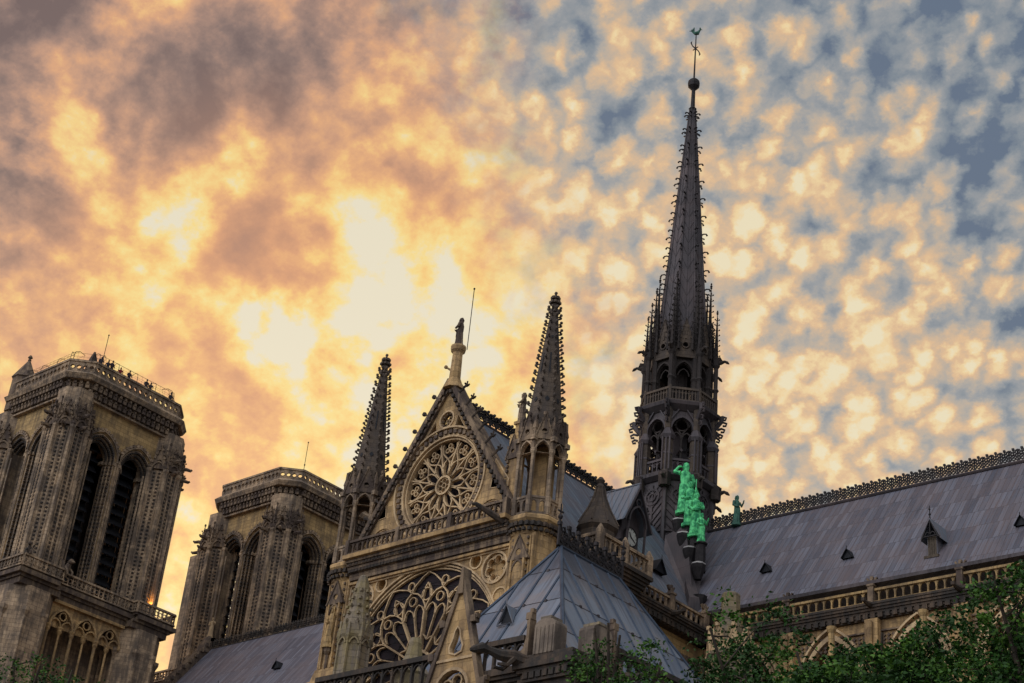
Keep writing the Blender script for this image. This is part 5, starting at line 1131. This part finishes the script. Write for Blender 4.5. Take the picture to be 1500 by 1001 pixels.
m = MB(); m.box(32.95, 33.45, wy0-.2, wy0+.43, zs+1.68, zs+1.78); obj('slab_cap', m, 'mossy_stone', SA)
m = MB(); m.box(wx1-.48, wx1+.25, -50.45, -49.85, zs+1.68, zs+1.78); obj('slab_cap', m, 'mossy_stone', SA)
for fr_, c_, sg in ((FR((0, wy0-.15, 0), (1, 0, 0), (0, 0, 1), (0, -1, 0)), 32.45, -1), (FR((wx1+.15, 0, 0), (0, 1, 0), (0, 0, 1), (1, 0, 0)), -49.45, 1)):
    m = MB()      # concave bracket leaning against each slab
    fr_.prism(m, [(c_, zs+.3), (c_+sg*.55, zs+.3), (c_+sg*.5, zs+.5), (c_+sg*.22, zs+.75), (c_+sg*.12, zs+1.2), (c_+sg*.14, zs+1.75), (c_, zs+1.85)], -.3, .05); fr_.blk(m, c_+sg*.1, zs+1.95, -.1, .13); fr_.blk(m, c_+sg*.5, zs+.55, -.1, .12); fr_.blk(m, c_+sg*.02, zs+2.15, -.1, .08)
    obj('slab_bracket', m, 'carved_stone', SA)
def sgarg(p, o, s):
    m = MB(); p = V(p); u = V((-o.y, o.x, 0))
    m.tube([p, p+o*.5*s+V((0, 0, .12*s)), p+o*1.0*s+V((0, 0, .1*s)), p+o*1.4*s+V((0, 0, .2*s)), p+o*1.65*s+V((0, 0, .25*s)), p+o*1.95*s+V((0, 0, .12*s)), p+o*2.1*s+V((0, 0, .08*s))], [.26*s, .27*s, .2*s, .14*s, .19*s, .14*s, .06*s], 7)
    for q in (-1, 1): m.tube([p+o*.5*s+u*q*.2*s, p+o*.75*s+u*q*.28*s-V((0, 0, .3*s)), p+o*1.1*s+u*q*.2*s-V((0, 0, .3*s))], [.1*s, .08*s, .06*s], 5); m.tube([p+o*1.6*s+u*q*.1*s+V((0, 0, .3*s)), p+o*1.5*s+u*q*.2*s+V((0, 0, .5*s))], [.06*s, .02*s], 4)
    return m
obj('gargoyle', sgarg((32.4, wy0-.2, 13.9), V((-.5, -.86, 0)), 1.0), 'soot_shade_stone', SA); obj('gargoyle', sgarg((34.7, -49.3, 13.7), V((.95, .3, 0)), .7), 'soot_shade_stone', SA)
# steep gable with a pierced trefoil and a roundel
m = MB(); gx = 29.15; fg = FR((0, wy0-.45, 0), (1, 0, 0), (0, 0, 1), (0, -1, 0)); g0 = 9.5; gs = 3.15; gt = 17.45; hwg = lambda z: (gt-z)/gs
fg.wall(m, [(gx-hwg(g0), g0), (gx+hwg(g0), g0), (gx, gt)], [circ(gx, 13.25, .78, 20), [(gx-.3, 14.72), (gx, 14.62), (gx+.3, 14.72), (gx+.34, 14.95), (gx+.2, 15.25), (gx+.14, 15.55), (gx, 15.72), (gx-.14, 15.55), (gx-.2, 15.25), (gx-.34, 14.95)]], -.24, 0); obj('gable', m, 'warm_stone', SA)
m = MB()
for s in (-1, 1): fg.rib(m, [(gx+s*hwg(g0)*1.02, g0), (gx, gt+.2)], .18, -.2, .1)
fg.prism(m, [(gx-.14, 17.0), (gx+.14, 17.0), (gx+.05, 18.05), (gx-.05, 18.05)], -.3, .15)
for s in (-1, 1):
    for i in range(4): z = 15.9-i*1.25; fg.blk(m, gx+s*(hwg(z)+.28), z, 0, .13); fg.blk(m, gx+s*(hwg(z)+.38), z+.1, 0, .09)
obj('gable_coping', m, 'carved_stone', SA)
m = MB(); fg.rib(m, circ(gx, 13.25, .82, 20), .12, -.1, .1, True); fg.rib(m, [(gx-.3, 14.72), (gx, 14.62), (gx+.3, 14.72), (gx+.34, 14.95), (gx+.2, 15.25), (gx+.14, 15.55), (gx, 15.72), (gx-.14, 15.55), (gx-.2, 15.25), (gx-.34, 14.95)], .07, -.1, .06, True); fg.box(m, gx-.95, gx+.95, 14.4, 14.5, 0, .06)
for t in range(5): a = t*2*pi/5+.3; fg.rib(m, [(gx+.42*sin(a)+.24*cos(w), 13.25+.42*cos(a)+.24*sin(w)) for w in [2*pi*i/9 for i in range(9)]], .07, -.25, -.08, True)
obj('roundel_tracery', m, 'tracery_stone', SA)
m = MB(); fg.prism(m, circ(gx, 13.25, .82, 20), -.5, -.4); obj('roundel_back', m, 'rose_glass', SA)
m = MB(); m.ngon(25.5, -50.6, [(.95, 13.7), (.75, 14.7), (.78, 14.8), (.55, 15.1), (.38, 15.5), (.27, 16.0), (.28, 16.1), (.22, 16.3)], 8); obj('weathered_pinnacle', m, 'mossy_stone', SA)
m = MB()
for x in (37.3,):
    pass
# ---------------------------------------------------------------- trees
def tree(x, y, h, crown, n_spray, label, seed, name='tree', leaf=.11, dens=46, forks=None):
    rnd = random.Random(seed); T = empty(name, (x, y, GZ), label, 'tree', 'leafy trees in front of the choir')
    B = MB(); Lf = MB(); Lg = MB(); P0 = V((x, y, GZ)); cz = GZ+h*.78
    top = V((x, y, GZ+h*.52)); B.tube([P0, P0+V((.05, .1, h*.25)), top], [.34, .27, .2], 8)
    rx, rz = crown; tips = []
    limbs = []
    for i in range(9):
        a = i*2.4+rnd.uniform(-.3, .3); r = rx*rnd.uniform(.45, .85); e = V((x+r*cos(a), y+r*sin(a), cz+rz*rnd.uniform(-.3, .75))); mid = (top+e)/2+V((rnd.uniform(-.4, .4), rnd.uniform(-.4, .4), rnd.uniform(-.2, .5)))
        s = P0+V((0, 0, h*rnd.uniform(.35, .52))); B.tube([s, mid, e], [.13, .08, .035], 5); limbs.append((s, mid, e))
    for i in range(n_spray):
        # sprays sit near the ends of limbs and in a ragged shell
        u_, v_, w_ = rnd.gauss(0, 1), rnd.gauss(0, 1), rnd.gauss(0, 1); l = math.sqrt(u_*u_+v_*v_+w_*w_) or 1
        rr_ = rnd.uniform(.25, 1.0)**.5*.85*(1+.22*sin(3*u_/l+seed)+.18*cos(4*v_/l+seed*2)+.12*sin(7*w_/l))
        c = V((x+u_/l*rx*rr_, y+v_/l*rx*rr_, cz+w_/l*rz*rr_))
        if c.z < GZ+h*.38: continue
        li = min(limbs, key=lambda q: (q[2]-c).length_squared); st_ = li[1].lerp(li[2], rnd.random())
        if rnd.random() < .35: B.tube([st_, (st_+c)/2+V((0, 0, .15)), c], [.03, .018, .008], 4)
        sz = rnd.uniform(.35, .8); M = Lg if rnd.random() < .3 else Lf
        ax_ = V((rnd.gauss(0, 1), rnd.gauss(0, 1), rnd.gauss(0, .4))).normalized()
        for j in range(dens):
            t_ = rnd.uniform(-1, 1); q = c+ax_*t_*sz*.9+V((rnd.gauss(0, .22), rnd.gauss(0, .22), rnd.gauss(0, .15)))*sz-V((0, 0, .25*t_*t_*sz))
            d = V((rnd.gauss(0, 1), rnd.gauss(0, 1), rnd.gauss(0, .6)-.3)).normalized()*leaf*rnd.uniform(.7, 1.4); s_ = d.cross(V((rnd.gauss(0, 1), rnd.gauss(0, 1), rnd.gauss(0, 1)))).normalized()*leaf*.3
            M.add([q, q+d*.5+s_, q+d, q+d*.5-s_], [(0, 1, 2, 3)])
    tr_ = obj('trunk', B, 'bark', T); a_ = obj('crown', Lf, 'leaf', T); b_ = obj('crown', Lg, 'leaf_light', T)
    return T
tree(46.4, -57.5, 19.0, (2.9, 4.0), 400, 'airy leafy tree with thin forked branches, leftmost of the row before the choir wall', 3, leaf=.13, dens=60)
tree(49.2, -58.0, 18.5, (2.9, 3.6), 420, 'dense dark leafy tree, second from the left of the row before the choir wall', 5, leaf=.13, dens=64)
tree(51.9, -57.4, 18.1, (2.9, 3.8), 420, 'dense leafy tree, third from the left of the row before the choir wall', 21, leaf=.13, dens=64)
tree(54.4, -57.5, 19.0, (2.3, 4.2), 420, 'tallest dense leafy tree at the right edge, its top highest of all', 8, leaf=.13, dens=64)
tree(43.4, -61.0, 19.9, (.95, 2.4), 62, 'small slender leafy tree beside the steep lead roof', 11, leaf=.11, dens=50)
tree(44.9, -61.2, 19.3, (.9, 2.0), 52, 'low leafy treetop just right of the slender one by the lead roof', 12, leaf=.11, dens=50)
tree(30.0, -69.0, 18.8, (2.2, 1.9), 80, 'leafy treetop low in the left corner below the nearer tower', 14, leaf=.1, dens=40)
